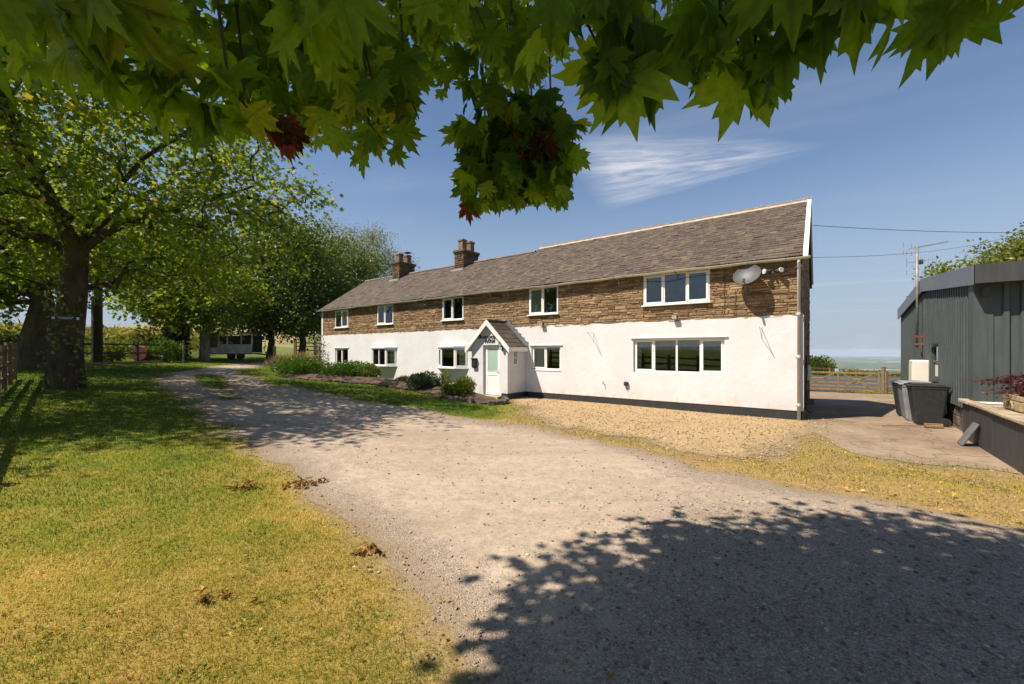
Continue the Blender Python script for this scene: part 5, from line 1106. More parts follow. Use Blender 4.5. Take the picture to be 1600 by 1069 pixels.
# maize field
def maize():
    global rng
    rng = np.random.default_rng(131); n = 2600; X = rng.uniform(-62, -21, n); Y = rng.uniform(20, 60, n); k = (X < -24.2 - .28 * (Y - 25) * (Y > 25) - .0) & (X > -1.5 * Y - 6) & (X < -.62 * Y - 4); X, Y = X[k], Y[k]; N = len(X); Z = gz(X, Y); per = 11
    P = np.repeat(np.stack([X, Y, Z], 1), per, 0); h = np.repeat(rng.uniform(1.55, 2.15, N), per); f = np.tile(np.linspace(.15, 1, per), N); P[:, 2] += h * f * .9; a = rng.random(N * per) * 6.28
    up = np.where(f > .95, 3.0, .75); tip = np.stack([np.cos(a), np.sin(a), up * np.ones_like(a)], 1); T = np.array([(-.035, 0, 0), (.035, 0, 0), (.05, .5, .03), (0, 1, -.25), (-.05, .5, .03)]); F = [(0, 1, 2, 3, 4)]
    tag(scatter_leaves('maize_crop', P, tip, np.stack([-np.cos(a) * .5, -np.sin(a) * .5, np.ones_like(a)], 1), .75 * rng.uniform(.7, 1.2, N * per) * np.where(f > .95, .6, 1), T, F, M['maize'], None, np.clip(.45 * rng.random(N * per) + .5 * (f > .85) + .1, 0, 1)), 'tall maize crop filling the field beyond the fence', 'maize', kind='stuff')
maize()
# ---------------------------------------------------------------- things fixed to the house
def hthing(name, label, cat, t, z, p=0, group=None): return tag(empty(name, hp(t, z, p), HA), label, cat, group)
# satellite dish
d = hthing('satellite_dish', 'grey oval satellite dish on the stone wall near the right corner', 'satellite dish', 1.30, 3.62)
m = MB(); tl = Matrix.Translation((.04, -.30, .42)) @ Matrix.Rotation(R(-12), 4, 'Z') @ Matrix.Rotation(R(58), 4, 'X'); prof = [(.02 + .33 * i / 8, .10 * (i / 8) ** 2) for i in range(9)]
m.lathe(prof + [(.355, .108), (.35, .092)] + [(.02 + .33 * i / 8, .10 * (i / 8) ** 2 - .012) for i in range(7, -1, -1)], 32, tl, 1.04, .98); m.build('reflector', M['dish'], d, True)
m = MB(); m.tube([(0, 0, 0), (0, -.2, .05), (.02, -.30, .30)], .022, 8); m.box(-.07, .07, -.02, 0, -.1, .1); m.build('mount', M['dish'], d)
m = MB(); m.tube([(.02, -.34, .20), (.0, -.52, .18), (-.02, -.70, .26)], .012, 6); m.build('arm', M['black'], d)
m = MB(); m.tube([(-.02, -.71, .23), (-.02, -.66, .31)], .032, 8); m.build('receiver', M['black'], d)
# twin security light
d = hthing('security_light', 'twin-headed security light high on the stone wall beside the dish', 'light', .66, 4.14)
m = MB(); m.cbox(-.08, .08, -.10, 0, -.05, .05, .012); m.tube([(0, -.10, 0), (0, -.2, -.02)], .03, 8); m.build('body', M['dish'], d)
for s in (-1, 1):
    m = MB(); a, c = Vector((s * .06, -.10, .02)), Vector((s * .20, -.24, .02)); m.tube([a, (a + c) / 2, c], [.03, .045, .075], 10); h = m.build('lamp_head', M['dish'], d, True)
    m = MB(); m.tube([c, c + Vector((s * .012, -.012, 0))], .07, 10); m.build('lens', M['lampglass'], h)
for t, z, lab in ((8.45, 3.02, 'small black floodlight on the stone above the window beside the porch'), (3.35, 3.04, 'small brown floodlight between the two large right windows')):
    d = hthing('floodlight', lab, 'light', t, z); m = MB(); m.tube([(0, 0, -.02), (0, -.10, -.02)], .014, 6); m.box(-.03, .03, -.02, 0, -.06, .02); m.build('mount', M['black'], d)
    m = MB(); m.cbox(-.085, .085, -.20, -.10, -.06, .07, .014, Matrix.Rotation(R(18), 4, 'X')); hd = m.build('lamp_head', M['black'], d); m = MB(); m.box(-.07, .07, -.207, -.201, -.045, .05, Matrix.Rotation(R(18), 4, 'X')); m.build('lens', M['lampglass'], hd)
d = hthing('outside_socket', 'grey weatherproof socket box low on the white wall', 'socket', 5.0, .74); m = MB(); m.cbox(-.07, .07, -.12, -.028, -.05, .09, .015); m.build('cover', M['black'], d); m = MB(); m.tube([(0, -.08, -.05), (.01, -.10, -.13), (.03, -.06, -.2)], .012, 6); m.build('plug_lead', M['dish'], d)
d = hthing('garden_tap', 'small tap low on the white wall left of the socket', 'tap', 5.85, .76); m = MB(); m.tube([(0, -.028, 0), (0, -.12, 0), (0, -.13, -.05)], .013, 6); m.build('spout', M['galv'], d); m = MB(); m.tube([(-.035, -.10, .04), (.035, -.10, .04)], .008, 5); m.tube([(0, -.10, 0), (0, -.10, .04)], .008, 5); m.build('handle', M['galv'], d)
for t, lab in ((.95, 'thin iron basket bracket on the white wall near the downpipe'), (6.25, 'thin iron basket bracket on the white wall left of the four-pane window')):
    d = hthing('basket_bracket', lab, 'bracket', t, 2.55); m = MB(); m.tube([(0, -.03, .0), (0, -.50, 0), (0, -.53, .03)], .008, 5); m.build('arm', M['gutter'], d); m = MB(); m.tube([(0, -.03, -.28), (0, -.48, -.005)], .007, 5); m.build('brace', M['gutter'], d); m = MB(); m.box(-.012, .012, -.036, -.028, -.3, .04); m.build('back_plate', M['gutter'], d)
for t, z0, z1, lab in ((1.92, 3.0, 4.4, 'thin black cable running down the stone between window and dish'), (1.62, 2.95, 3.75, 'short black cable dropping from below the dish')):
    m = MB(); q = [hp(t + .015 * math.sin(k * 1.9), z0 + (z1 - z0) * k / 8, .05) for k in range(9)]; m.tube(q, .008, 5); tag(m.build('wall_cable', M['black']), lab, 'cable')
m = MB(); q = [hp(.2 + 12.5 * k / 30, EAV - .36 + .06 * math.sin(k * 1.3) - .05 * abs(math.sin(k * .7)), .05) for k in range(31)]; m.tube(q, .007, 4); tag(m.build('eaves_cable', M['black']), 'dark cable looping along the wall just below the gutter', 'cable')
d = hthing('wall_lantern', 'black coach lantern beside the front door on the porch', 'lantern', 9.58, 2.02, PD)
m = MB(); m.box(-.035, .035, -.015, 0, -.12, .06); m.tube([(0, -.01, -.05), (0, -.1, -.07), (0, -.14, .0)], .010, 6); m.build('bracket', M['black'], d)
m = MB(); mt = Matrix.Translation((0, -.14, .02)); m.lathe([(.045, 0), (.05, .015)], 6, mt); m.lathe([(.09, .19), (.075, .21), (.02, .29), (.008, .33)], 6, mt)
for k in range(6): a = k * math.pi / 3; m.tube([(.05 * math.cos(a), -.14 + .05 * math.sin(a), .03), (.08 * math.cos(a), -.14 + .08 * math.sin(a), .215)], .005, 4)
m.build('frame', M['black'], d); m = MB(); m.lathe([(.046, .02), (.074, .185)], 6, mt); m.build('glass', M['glass'], d)
d = hthing('letterbox', 'black wall letterbox left of the front door', 'letterbox', 11.02, 1.25, PD)
m = MB(); pr_ = [(-.12, 0), (-.12, -.0), ]; m.cbox(-.12, .12, -.12, 0, 0, .30, .018); m.cbox(-.105, .105, -.10, -.0, -.05, .0, .01); m.build('box', M['black'], d); m = MB(); m.cbox(-.135, .135, -.15, 0, .30, .36, .02); m.build('lid', M['black'], d)
d = tag(empty('meter_box', C0 + Bv * 1.05 + Vector((0, 0, 1.1)), HA), 'grey electricity meter box on the shaded gable end', 'meter box'); m = MB(); m.cbox(.03, .19, -.18, .18, -.05, .38, .04); m.build('box', M['downpipe'], d); m = MB(); m.cbox(.185, .196, -.14, .14, 0, .33, .004); m.build('door', M['downpipe'], d)
d = tag(empty('junction_box', C0 + Bv * .8 + Vector((0, 0, .36)), HA), 'black box with dangling hose low on the gable end', 'box'); m = MB(); m.cbox(.03, .27, -.12, .12, 0, .16, .02); m.build('box', M['black'], d)
m = MB(); m.tube([(.08, 0, 1.4), (.10, .02, .9), (.07, 0, .5), (.10, 0, .1), (.06, .03, -.12), (.16, .02, -.26), (.24, 0, -.2)], .018, 6); m.tube([(.06, .08, 1.2), (.08, .1, .6), (.05, .08, .1)], .014, 6); m.build('hose', M['black'], d)
# overhead wires
def wire(a, b, sag, r, label, n=24):
    a, b = Vector(a), Vector(b); m = MB(); m.tube([a.lerp(b, k / n) - Vector((0, 0, sag * 4 * (k / n) * (1 - k / n))) for k in range(n + 1)], r, 5); tag(m.build('overhead_wire', M['black']), label, 'wire')
wire((16, 31, 11.85), (62, 42, 14.2), .6, .022, 'upper overhead wire crossing the sky right of the roof')
wire(tuple(hp(-.05, 4.55, -.4)), (27.5, 22, 8.3), .35, .006, 'lower thin wire running from the house to the fruit tree')

# ---------------------------------------------------------------- grey shed
S0 = Vector((9.75, 8.68, 0)); rv = -Lv
def sp(x, y, z): v = S0 + rv * x + Bv * y; v.z = z; return v
shed = tag(empty('metal_shed', S0, HA), 'dark grey corrugated metal shed on the right of the yard', 'shed')
SL, PK = 10.44, 5.3
def rooft(y): return 3.66 + (4.15 - 3.66) * y / PK if y < PK else 4.15 - (4.15 - 3.60) * (y - PK) / (SL - PK)
wy0, wy1, wz0, wz1 = 3.45, 4.15, 1.12, 2.08
def ribs(u0, u1, pitch, depth, zb, zt, place, m):
    pr = []; u = u0
    while u < u1 - 1e-4:
        for f, d_ in ((0, 0), (.5, 0), (.6, depth), (.9, depth)):
            if u + f * pitch < u1: pr.append((u + f * pitch, d_))
        u += pitch
    pr.append((u1, 0)); vs = []
    for a, d_ in pr: vs += [place(a, d_, zb(a)), place(a, d_, zt(a))]
    m.add(vs, [(2 * i, 2 * i + 2, 2 * i + 3, 2 * i + 1) for i in range(len(pr) - 1)])
edges = [0, 1.15, 2.3, wy0, wy1, 5.3, 6.45, 7.6, 8.75, SL]
for i in range(len(edges) - 1):
    a, c = edges[i], edges[i + 1]; m = MB(); pl_ = lambda u, d_, z: (-d_ - .002 * (i % 2), u, z)
    if a == wy0:
        ribs(a, c, .23, .022, lambda y: .6, lambda y: wz0, pl_, m); m.build('cladding_sheet', M['clad'], shed); m = MB(); ribs(a, c, .23, .022, lambda y: wz1, lambda y: rooft(y) - .05, pl_, m)
    else: ribs(a, c, .23, .022, lambda y: .58 + .02 * math.sin(y), lambda y: rooft(y) - .05, pl_, m)
    m.build('cladding_sheet', M['clad'], shed)
for z in (2.02, 3.1):
    m = MB()
    for k in range(44):
        y = .12 + k * .23
        if wy0 - .05 < y < wy1 + .05 and z < 2.2: continue
        m.box(-.030, -.021, y + .058, y + .070, z - .007, z + .007)
    tag(m.build('screws', M['galv'], shed), kind='stuff')
m = MB(); m.box(.06, .2, .05, SL, -.9, .62); base = m.build('base_wall', M['block'], shed)
for r_ in range(4):
    y = .1
    while y < 4.2:
        w = random.uniform(.3, .45); q = MB(); q.cbox(.045 + random.uniform(-.012, .012), .08, y + .008, y + w - .008, -.35 + r_ * .225, -.135 + r_ * .225, .012); q.build('block', M['block'], base); y += w
m = MB(); m.add([sp(-.06, -.4, 3.68) - S0, sp(-.06, PK, 4.18) - S0], []) if False else None
vs = []; e_ = [(-.40, 3.655), (PK, 4.17), (SL + .12, 3.60)]
rf = MB()
rf.add([(-.07, -.38, 3.64), (7.5, -.38, 3.64), (7.5, PK, 4.16), (-.07, PK, 4.16), (-.07, SL + .1, 3.60), (7.5, SL + .1, 3.60)], [(0, 1, 2, 3), (3, 2, 5, 4)]); roof_o = rf.build('roof', M['fascia'], shed)
for (ya, za), (yb, zb) in (((-.38, 3.66), (1.75, 3.66 + .49 * 2.03 / PK)), ((1.752, 3.66 + .49 * 2.03 / PK), (PK, 4.17)), ((PK, 4.172), (SL + .1, 3.62))):
    m = MB(); vs = []
    for y, z in ((ya, za), (yb, zb)): vs += [(-.10, y, z), (-.10, y, z - .40), (-.075, y, z - .41), (-.06, y, z + .012), (.12, y, z + .012)]
    m.add(vs, [(0, 5, 6, 1), (1, 6, 7, 2), (3, 8, 5, 0), (4, 9, 8, 3)]); m.build('verge_trim', M['trim'], shed)
m = MB(); m.box(-.045, -.003, -.03, .30, .58, 3.3); m.box(-.045, .16, -.05, -.03, .5, 3.3); m.build('corner_trim', M['clad'], shed)
m = MB(); m.box(-.09, 7.5, -.40, -.37, 3.28, 3.665); m.box(-.09, 7.5, -.37, -.06, 3.28, 3.30); m.build('fascia', M['fascia'], shed)
m = MB(); m.box(.16, .24, -.045, -.03, .3, 3.28); ribs(.24, 3.2, .235, .05, lambda x: .1, lambda x: 3.28, lambda u, d_, z: (u, -.02 - d_, z), m); m.build('front_door', M['clad'], shed)
m = MB(); m.box(3.2, 7.5, -.03, -.02, .1, 3.28); m.box(7.4, 7.5, -.02, SL, -.5, 3.6); m.box(0, 7.5, SL - .05, SL, -.9, 3.55); m.build('rear_walls', M['clad'], shed)
m = MB(); m.cbox(.06, .16, -.20, -.06, 3.02, 3.22, .01); m.build('sensor_light', M['fascia'], shed)
f = MB()
for q in ((wy0, wy0 + .06, wz0, wz1), (wy1 - .06, wy1, wz0, wz1), (wy0 + .06, wy1 - .06, wz0, wz0 + .06), (wy0 + .06, wy1 - .06, wz1 - .06, wz1), (wy0 + .06, wy1 - .06, 1.58, 1.63)): f.box(-.01, .06, q[0], q[1], q[2], q[3])
f.box(-.09, .0, wy0 - .06, wy1 + .06, wz0 - .07, wz0 - .005); f.box(-.10, .0, wy0 - .06, wy1 + .06, wz1 + .005, wz1 + .05); wo = f.build('window', M['fascia'], shed)
m = MB(); m.box(.02, .03, wy0 + .06, wy1 - .06, 1.63, wz1 - .06); m.build('pane', M['glass'], wo); m = MB(); m.box(.02, .03, wy0 + .06, wy1 - .06, wz0 + .06, 1.58); m.build('lower_panel', M['cream'], wo); m = MB(); m.box(.4, .42, wy0 - .4, wy1 + .4, wz0, wz1 + .2); m.box(.07, .42, wy0 - .4, wy1 + .4, wz1 + .2, wz1 + .22); m.build('dark_inside', M['dark'], wo)
u = tag(empty('wall_unit', sp(0, 4.75, .78), HA), 'cream metal unit fixed to the shed wall beside its window', 'wall unit'); m = MB(); m.cbox(-.40, -.025, -.22, .42, 0, .84, .025); m.build('casing', M['cream'], u); m = MB(); m.box(-.41, -.402, -.16, .36, .12, .7); m.build('front_panel', M['cream'], u)
# aerial mast
a = tag(empty('aerial_mast', sp(-.17, 5.5, 2.0), HA), 'tall rusty-based mast with two television aerials on the shed wall', 'aerial')
m = MB(); m.tube([(0, 0, 0), (0, 0, 3.25)], .035, 10); m.build('mast', M['galv'], a, True)
for z in (.12, .36): m = MB(); m.beam((0, 0, z), (.17, 0, z), .05, .05); m.tube([(-.06, -.07, z), (-.06, .07, z)], .012, 5); m.box(-.07, .05, -.08, .08, z - .03, z + .03); m.build('wall_bracket', M['redrust'], a)
m = MB(); m.box(.14, .168, -.06, .06, -.6, .5); m.build('rust_plate', M['redrust'], a)
def yagi(z, ang, L_, n, el, vert=False):
    dv = Vector((math.cos(ang), math.sin(ang), .0)); sd = Vector((0, 0, 1)) if vert else Vector((-dv.y, dv.x, 0)); o = Vector((0, 0, z)); m = MB(); m.beam(o - dv * .25, o + dv * L_, .014, .014); bm_ = m.build('boom', M['galv'], a)
    for k in range(n):
        q = MB(); p = o + dv * (L_ * k / (n - 1)); q.tube([p - sd * el * (1 - .3 * k / n), p + sd * el * (1 - .3 * k / n)], .004, 4); q.build('element', M['galv'], bm_)
    q = MB(); [q.tube([o - dv * .25 + sd * s_ * .2 + Vector((0, 0, u_)), o - dv * .25 + sd * s_ * .2 + Vector((0, 0, u_ + .15))], .009, 4) for s_ in (-1, 1) for u_ in (-.2, .05)]; q.build('reflector_plate', M['galv'], bm_)
yagi(3.2, R(-35), .75, 12, .16); yagi(2.75, R(-25), .45, 6, .2, True)
q = MB(); q.cbox(.04, .14, -.05, .05, 2.66, 2.8, .01); q.build('amplifier', M['black'], a)
# bins
def bin_(name, label, y, body, lid, x=-.42):
    o = tag(empty(name, sp(x, y, 0), R(-126.9) + random.uniform(-.05, .05)), label, 'bin', 'wheelie bins beside the shed'); o.location.z = G(o.location.x, o.location.y) + .018
    m = MB(); lv = [(.0, .215, .23), (.06, .225, .255), (.80, .27, .335), (.90, .275, .345), (.93, .29, .36), (.97, .29, .36)]; vs = []
    for z, hx, hy in lv:
        c = .05
        for sx_, sy_ in ((-1, -1), (1, -1), (1, 1), (-1, 1)):
            for k in range(3):
                an = math.atan2(sy_, sx_) + (k - 1) * .6; vs.append((sx_ * (hx - c) + c * math.cos(an) * 1.0, sy_ * (hy - c) + c * math.sin(an), z))
    n = 12; m.add(vs, [(i * n + k, i * n + (k + 1) % n, (i + 1) * n + (k + 1) % n, (i + 1) * n + k) for i in range(len(lv) - 1) for k in range(n)] + [tuple(range(n))[::-1]]); m.build('body', body, o)
    m = MB(); m.cbox(-.305, .305, -.40, .33, .975, 1.02, .015); m.cbox(-.26, .26, -.34, .28, 1.02, 1.055, .018); m.build('lid', lid, o)
    m = MB(); m.tube([(-.25, .35, .95), (-.25, .42, .97), (.25, .42, .97), (.25, .35, .95)], .016, 6); m.build('handle', body, o)
    for s in (-1, 1):
        m = MB(); m.tube([(s * .20, .29, .10), (s * .265, .29, .10)], .10, 16); w = m.build('wheel', M['rubber'], o); m = MB(); m.tube([(s * .262, .29, .10), (s * .272, .29, .10)], .055, 12); m.build('hub', M['black'], w)
bin_('wheelie_bin', 'scratched black wheelie bin nearest the camera', 2.15, M['binblack'], M['binblack']); bin_('wheelie_bin', 'grey wheelie bin with a pale lid next to the nearest black one', 2.84, M['bingrey'], M['binlid'], -.50)
bin_('wheelie_bin', 'second grey wheelie bin, third from the camera', 3.52, M['bingrey'], M['binlid'], -.47); bin_('wheelie_bin', 'blue-black wheelie bin farthest from the camera', 4.22, M['binblack'], M['binblue'], -.52)
# broom lying on the concrete
b0 = sp(-.52, 1.50, 0); b0.z = G(b0.x, b0.y) + .018
o = tag(empty('broom', b0, 0), 'broom with tan bristles lying on the concrete by the near bin', 'broom'); m = MB(); m.cbox(-.04, .30, -.05, .05, .0, .07, .012, Matrix.Rotation(R(-22), 4, 'Z')); m.build('bristles', M['bristle'], o); m = MB(); m.cbox(-.045, .305, -.035, .035, .072, .10, .01, Matrix.Rotation(R(-22), 4, 'Z')); m.build('stock', M['wood'], o); m = MB(); m.tube([(.1, -.05, .05), (-1.0, .12, .02)], .012, 6); m.build('handle', M['gatewood'], o)
# raised bed with coping, trough and acer
rb = tag(empty('raised_bed', S0, HA), 'black-painted raised bed wall with sandstone coping in front of the shed', 'raised bed')
m = MB(); m.box(-.10, .02, -4.2, .45, -.15, .775); m.box(.02, .9, .33, .45, -.15, .775); m.box(.02, .9, -4.2, -.05, .5, .70); m.build('wall', M['blackwall'], rb)
for k in range(9):
    y = .42 - k * .52; m = MB(); m.box(-.108, -.098, y - .505, y, -.13, .77); m.build('facing_panel', M['blackwall'], rb)
y = .50
for k, w in enumerate((.72, .6, .8, .75, .7, .8, .6)):
    m = MB(); m.cbox(-.16 + random.uniform(-.015, .01), .48 + random.uniform(-.02, .03), y - w + .006, y - .006, .778, .842 + random.uniform(-.006, .01), .014); m.build('coping_slab', M['flag'], rb); y -= w
tr = tag(empty('stone_trough', sp(.30, -1.62, .842), HA), 'carved sandstone trough standing on the raised bed coping', 'trough')
m = MB(); m.cbox(-.20, .20, -.42, .42, 0, .20, .03); m.box(-.20, -.13, -.42, .42, .20, .27); m.box(.13, .20, -.42, .42, .20, .27); m.box(-.13, .13, -.42, -.35, .20, .27); m.box(-.13, .13, .35, .42, .20, .27); m.build('basin', M['trough'], tr)
m = MB(); m.box(-.13, .13, -.35, .35, .2, .245); m.build('soil', M['soil'], tr)
m = MB(); pts_ = [(-.215, .16 * math.cos(a_), .05 + .13 * math.sin(a_)) for a_ in [math.pi * k / 8 for k in range(9)]]; m.tube(pts_, .016, 6); m.build('carved_arch', M['trough'], tr)
rng = np.random.default_rng(303); ac = tag(empty('acer_plant', sp(.30, -1.45, 1.085)), 'dark red acer growing in the stone trough', 'plant'); P = []
m = MB()
for k in range(16):
    an = random.random() * 6.28; ln = random.uniform(.15, .46); e = np.array([math.cos(an) * ln, math.sin(an) * ln, random.uniform(.08, .34)]); m.tube([(0, 0, -.02), tuple(e * .5 + np.array([0, 0, .1])), tuple(e)], [.008, .005, .003], 4, False); P.append(e + rng.normal(size=(95, 3)) * np.array([.11, .11, .035]))
m.build('stems', M['bark'], ac); P = np.concatenate(P); n = len(P); T, F, _ = leaf_template(False, .4, .1, False, 5); tag(scatter_leaves('foliage', P, rng.normal(size=(n, 3)) * .6 + np.array([0, 0, -.5]) + P * np.array([2, 2, 0]), np.array([0, 0, 1.]) + rng.normal(size=(n, 3)) * .4, .042 * rng.uniform(.6, 1.3, n), T, F, M['acer'], ac), kind='stuff')
bush('bed_plant', 'small yellow-green leaves behind the trough', tuple(sp(.62, -1.9, 0))[:2], (.35, .35, .3), 300, .07, M['shrub2'], seed=31, cat='plant', stems=False).location.z = .9
m = MB(); m.cbox(-.15, .15, -.11, .11, 0, .014, .004); o = m.build('folded_paper', M['paper']); o.location = sp(.14, -.55, .856); o.rotation_euler = (0, 0, HA + .3); tag(o, 'white folded paper lying on the coping left of the trough', 'paper')
m = MB(); m.cbox(-.17, .17, -.018, .018, 0, .50, .008); o = m.build('slate_slab', M['slab']); q = sp(-.36, -.72, 0); o.location = (q.x, q.y, G(q.x, q.y) + .02); o.rotation_euler = (R(-27), 0, HA - R(90)); tag(o, 'grey slate slab leaning against the black raised bed wall', 'slab')
# field gate at the end of the yard
def at_ground(x, y): return Vector((x, y, G(x, y)))
gp = at_ground(20.85, 23.2); gt = tag(empty('field_gate', gp + Lv * .14 + Vector((0, 0, .07)), HA + math.pi), 'wooden five-bar field gate closing the far end of the yard', 'gate'); W_ = 3.6
for k, z in enumerate((.05, .25, .46, .70, 1.02)): m = MB(); m.box(0, W_, -.02, .02, z, z + (.085 if k < 4 else .11)); m.build('bar', M['gatewood'], gt)
for x in (0.0, W_ * .5, W_ - .09): m = MB(); m.box(x, x + .09, -.045, .045, .0, 1.12 if x != W_ * .5 else 1.05); m.build('stile', M['gatewood'], gt)
for p_, q_ in (((.1, .1), (W_ * .5 - .2, 1.0)), ((W_ * .5 + .25, 1.0), (W_ - .1, .25)), ((.35, 1.0), (W_ * .42, .35))): m = MB(); m.beam((p_[0], .03, p_[1]), (q_[0], .03, q_[1]), .07, .03, (0, 1, 0)); m.build('brace', M['gatewood'], gt)
m = MB(); m.box(.02, .9, -.06, -.03, 1.0, 1.05); m.build('hinge_strap', M['galv'], gt)
def post(p, h, r, name, label, cat='post', mat='wood', group=None):
    m = MB(); m.tube([p + Vector((0, 0, -.1)), p + Vector((0, 0, h - .02)), p + Vector((0, 0, h))], [r, r * .97, r * .8], 9); return tag(m.build(name, M[mat]), label, cat, group)
post(gp + Vector((.02, 0, 0)), 1.55, .10, 'gate_post', 'thick round gate post at the right end of the field gate')
post(gp + Lv * 3.95, 1.5, .10, 'gate_post', 'gate post at the house end of the field gate')
def fence(name, label, pts, h, rails, mat, post_r=.06, rail=(.035, .09), square=True):
    o = tag(empty(name, at_ground(*pts[0])), label, 'fence'); og = Vector(o.location); tops = [at_ground(*p) for p in pts]
    for p in tops:
        m = MB(); q = p - og; hh = h * random.uniform(.97, 1.06)
        if square: m.box(q.x - post_r, q.x + post_r, q.y - post_r, q.y + post_r, q.z - .1, q.z + hh)
        else: m.tube([q - Vector((0, 0, .1)), q + Vector((0, 0, hh))], post_r, 8)
        m.build('post', M[mat], o)
    for a_, b_ in zip(tops[:-1], tops[1:]):
        for z in rails: m = MB(); m.beam(a_ - og + Vector((0, 0, z + random.uniform(-.02, .02))), b_ - og + Vector((0, 0, z + random.uniform(-.02, .02))), rail[0], rail[1]); m.build('rail', M[mat], o)
    return o
fence('yard_fence', 'short post and rail fence between gate post and shed', [(20.95, 23.1), (22.6, 21.9), (24.4, 20.6)], 1.3, (.45, .8, 1.2), 'wood')
fence('arena_fence', 'pale two-rail fence along the far side of the dark arena', [(30 + 3.3 * k, 57.5 - .35 * k) for k in range(16)], 1.35, (.75, 1.28), 'gatewood', .08)
m = MB(); m.box(-.25, .25, -.02, .02, 0, .4); o = m.build('rail_sign', M['paper']); o.location = Vector((44.0, 55.9, G(44, 55.9) + .95)); tag(o, 'small white sign on the top rail of the arena fence', 'sign')
for k in range(9):
    m = MB(); w = random.uniform(.10, .22); m.cbox(-w, w, -w * .7, w * .7, 0, w * 1.1, .03); o = m.build('brick_rubble', M['rubble']); o.location = at_ground(20.9 + random.gauss(.35, .25), 22.3 + random.gauss(0, .2)) + Vector((0, 0, .02 + (.2 if k > 5 else 0))); o.rotation_euler = (random.gauss(0, .3), random.gauss(0, .3), random.random() * 3); tag(o, 'broken brick in the rubble pile beside the gate post', 'rubble', 'broken bricks beside the gate post')
# left-hand fences, pole, posts, trailer
dn = Vector((11.8, -10.95)).normalized()
fence('lawn_fence', 'wooden three-rail fence at the left edge of the lawn', [tuple(Vector((-17.1, 14.15)) + dn * 1.75 * k) for k in range(12)], 1.25, (.30, .68, 1.08), 'wood', .065, (.05, .12))
fence('back_fence', 'dark two-rail fence in front of the maize field', [(-24.6, 15.6), (-23.2, 17.6), (-22.3, 19.7), (-21.95, 21.9), (-21.9, 24.1), (-22.1, 26.3), (-22.9, 28.4)], 1.22, (.62, 1.10), 'darkwood', .07)
m = MB(); m.beam(at_ground(-21.3, 17.5) + Vector((0, 0, .12)), at_ground(-21.4, 25.2) + Vector((0, 0, .12)), .16, .14); tag(m.build('timber_beam', M['wood']), 'long timber lying on the grass at the foot of the back fence', 'timber')
p = at_ground(-21.55, 21.5); pole = tag(empty('utility_pole', p), 'dark wooden utility pole right of the thick tree trunk', 'pole'); m = MB(); m.tube([(0, 0, -.2), (0, 0, 9)], [.185, .14], 12); m.build('shaft', M['darkwood'], pole, True); m = MB(); m.box(-.25, -.15, -.12, .08, 0, 3.6); m.build('cable_guard', M['galv'], pole)
post(at_ground(-16.79, 29.18), 1.32, .11, 'timber_post', 'lone pale timber post beside the drive at the end of the bed')
post(at_ground(-21.0, 26.4), 1.45, .05, 'thin_post', 'thin pale post standing in the grass before the back fence')
fence('paddock_fence', 'post and rail fence by the field beyond the house end', [(-25.2, 48), (-23.6, 49.5), (-21.6, 51), (-19.8, 52.5)], 1.7, (.5, .95, 1.4), 'wood', .12, (.05, .13))
t0 = at_ground(-22.3, 33.2); tl_ = tag(empty('stock_trailer', t0, R(4)), 'old white slatted trailer parked under the trees', 'trailer'); TL, TH = 1.75, .55
m = MB(); m.box(-TL, TL, -.75, .75, .42, .52); m.build('bed', M['ply'], tl_)
for k in range(5): m = MB(); m.box(-TL + .9, TL, -.79, -.752, .50 + k * .145, .63 + k * .145); m.build('side_board', M['rail'], tl_)
for x in (-TL + .92, -.15, .9, TL - .06): m = MB(); m.box(x, x + (.07 if x < 1.2 and x > -.5 else .10), -.80, -.74, 1.2, 1.95); m.build('upright', M['rail'], tl_)
m = MB(); m.box(-TL + .9, TL + .04, -.81, -.735, 1.952, 2.05); m.build('top_rail', M['rail'], tl_)
m = MB(); m.box(-TL - .55, -TL + .85, -.60, -.55, .55, 2.15); m.build('front_sheet', M['ply'], tl_); m = MB(); m.box(-TL, TL, .7, .75, .55, 1.95); m.build('far_side', M['darkwood'], tl_)
m = MB(); m.box(-TL - .5, -TL + .88, -.8, -.74, .5, .95); m.build('front_board', M['rail'], tl_)
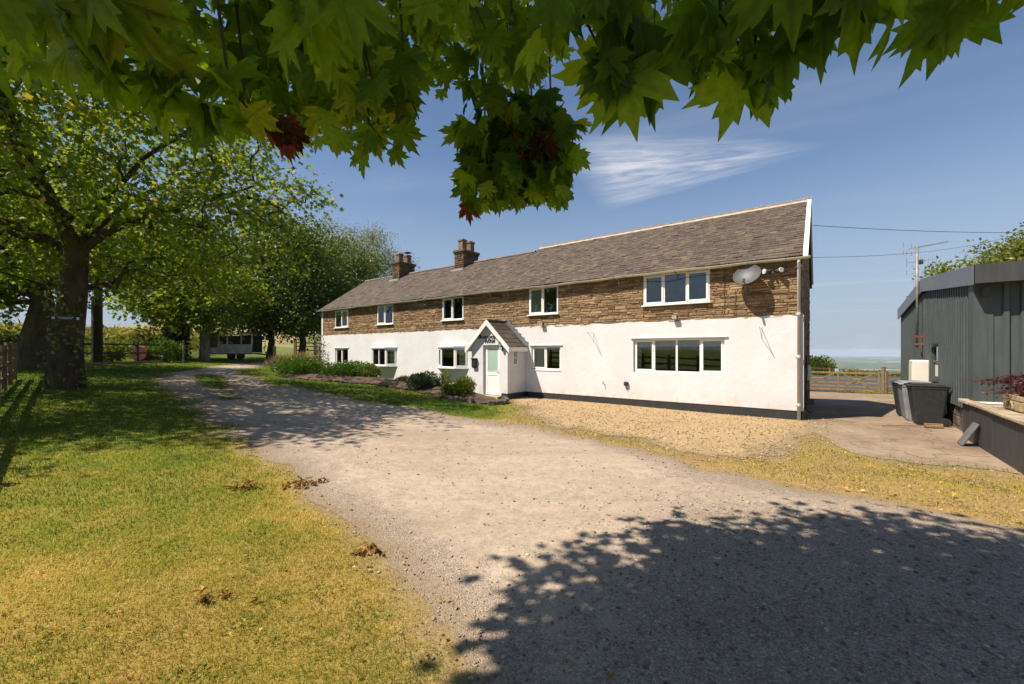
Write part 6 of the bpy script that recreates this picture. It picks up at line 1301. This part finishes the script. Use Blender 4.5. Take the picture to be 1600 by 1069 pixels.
for x in (.1, .8): m = MB(); m.tube([(x, -.70, .30), (x, -.52, .30)], .29, 16); w = m.build('wheel', M['rubber'], tl_); m = MB(); m.tube([(x, -.712, .30), (x, -.70, .30)], .14, 12); m.build('rim', M['iron'], w)
m = MB(); m.beam((TL, 0, .45), (TL + 1.1, 0, .38), .1, .1); m.build('drawbar', M['iron'], tl_)
m = MB(); m.lathe([(.45, -1.1), (.5, -1.05), (.5, 1.05), (.45, 1.1)], 14, Matrix.Rotation(R(90), 4, 'X') @ Matrix.Identity(4)); ob = tag(empty('rusty_roller', at_ground(-23.6, 27.0) + Vector((0, 0, .5)), R(8)), 'rust-red metal roller lying behind the back fence', 'roller'); o = m.build('drum', M['redrust'], ob); m = MB(); m.box(-.06, .06, -1.3, -1.2, -.4, .35); m.box(-.06, .06, 1.2, 1.3, -.4, .35); m.box(.5, .6, -1.3, 1.3, .1, .2); m.build('frame', M['redrust'], ob)
# sign on the trunk
sg = tag(empty('trunk_sign', (-13.20, 12.21, 2.86), R(-40)), 'small black sign with white lettering nailed to the thick trunk', 'sign'); sg.rotation_euler = (0, 0, R(47) - R(90) + R(85))
m = MB(); m.box(-.30, .30, -.012, .0, -.055, .075); m.build('board', M['signblack'], sg)
for x in (-.25, .25): m = MB(); m.box(x - .03, x + .03, -.017, -.0125, -.03, .05); m.build('emblem', M['signwhite'], sg)
m = MB()
for z, w in ((.028, .17), (-.012, .13)):
    x = -w
    while x < w: q = random.uniform(.02, .05); m.box(x, min(x + q, w), -.016, -.0125, z, z + .018); x += q + .012
m.build('lettering', M['signwhite'], sg)
# tiny bird far off

# ---------------------------------------------------------------- the air: faint blue haze over the far plain
def haze():
    m = MB(); m.box(-9200, 9200, -9200, 9200, -96, 24); o = m.build('haze', None); me = o.data; me.materials.clear()
    mt = bpy.data.materials.new('haze_air'); mt.use_nodes = True; nt = mt.node_tree; nt.nodes.remove(nt.nodes['Principled BSDF'])
    v = nd(nt, 'ShaderNodeVolumePrincipled'); v.inputs['Color'].default_value = (.72, .84, 1, 1); v.inputs['Density'].default_value = 1.1e-4
    nt.links.new(v.outputs[0], nt.nodes['Material Output'].inputs['Volume']); me.materials.append(mt); tag(o, kind='stuff')
haze()
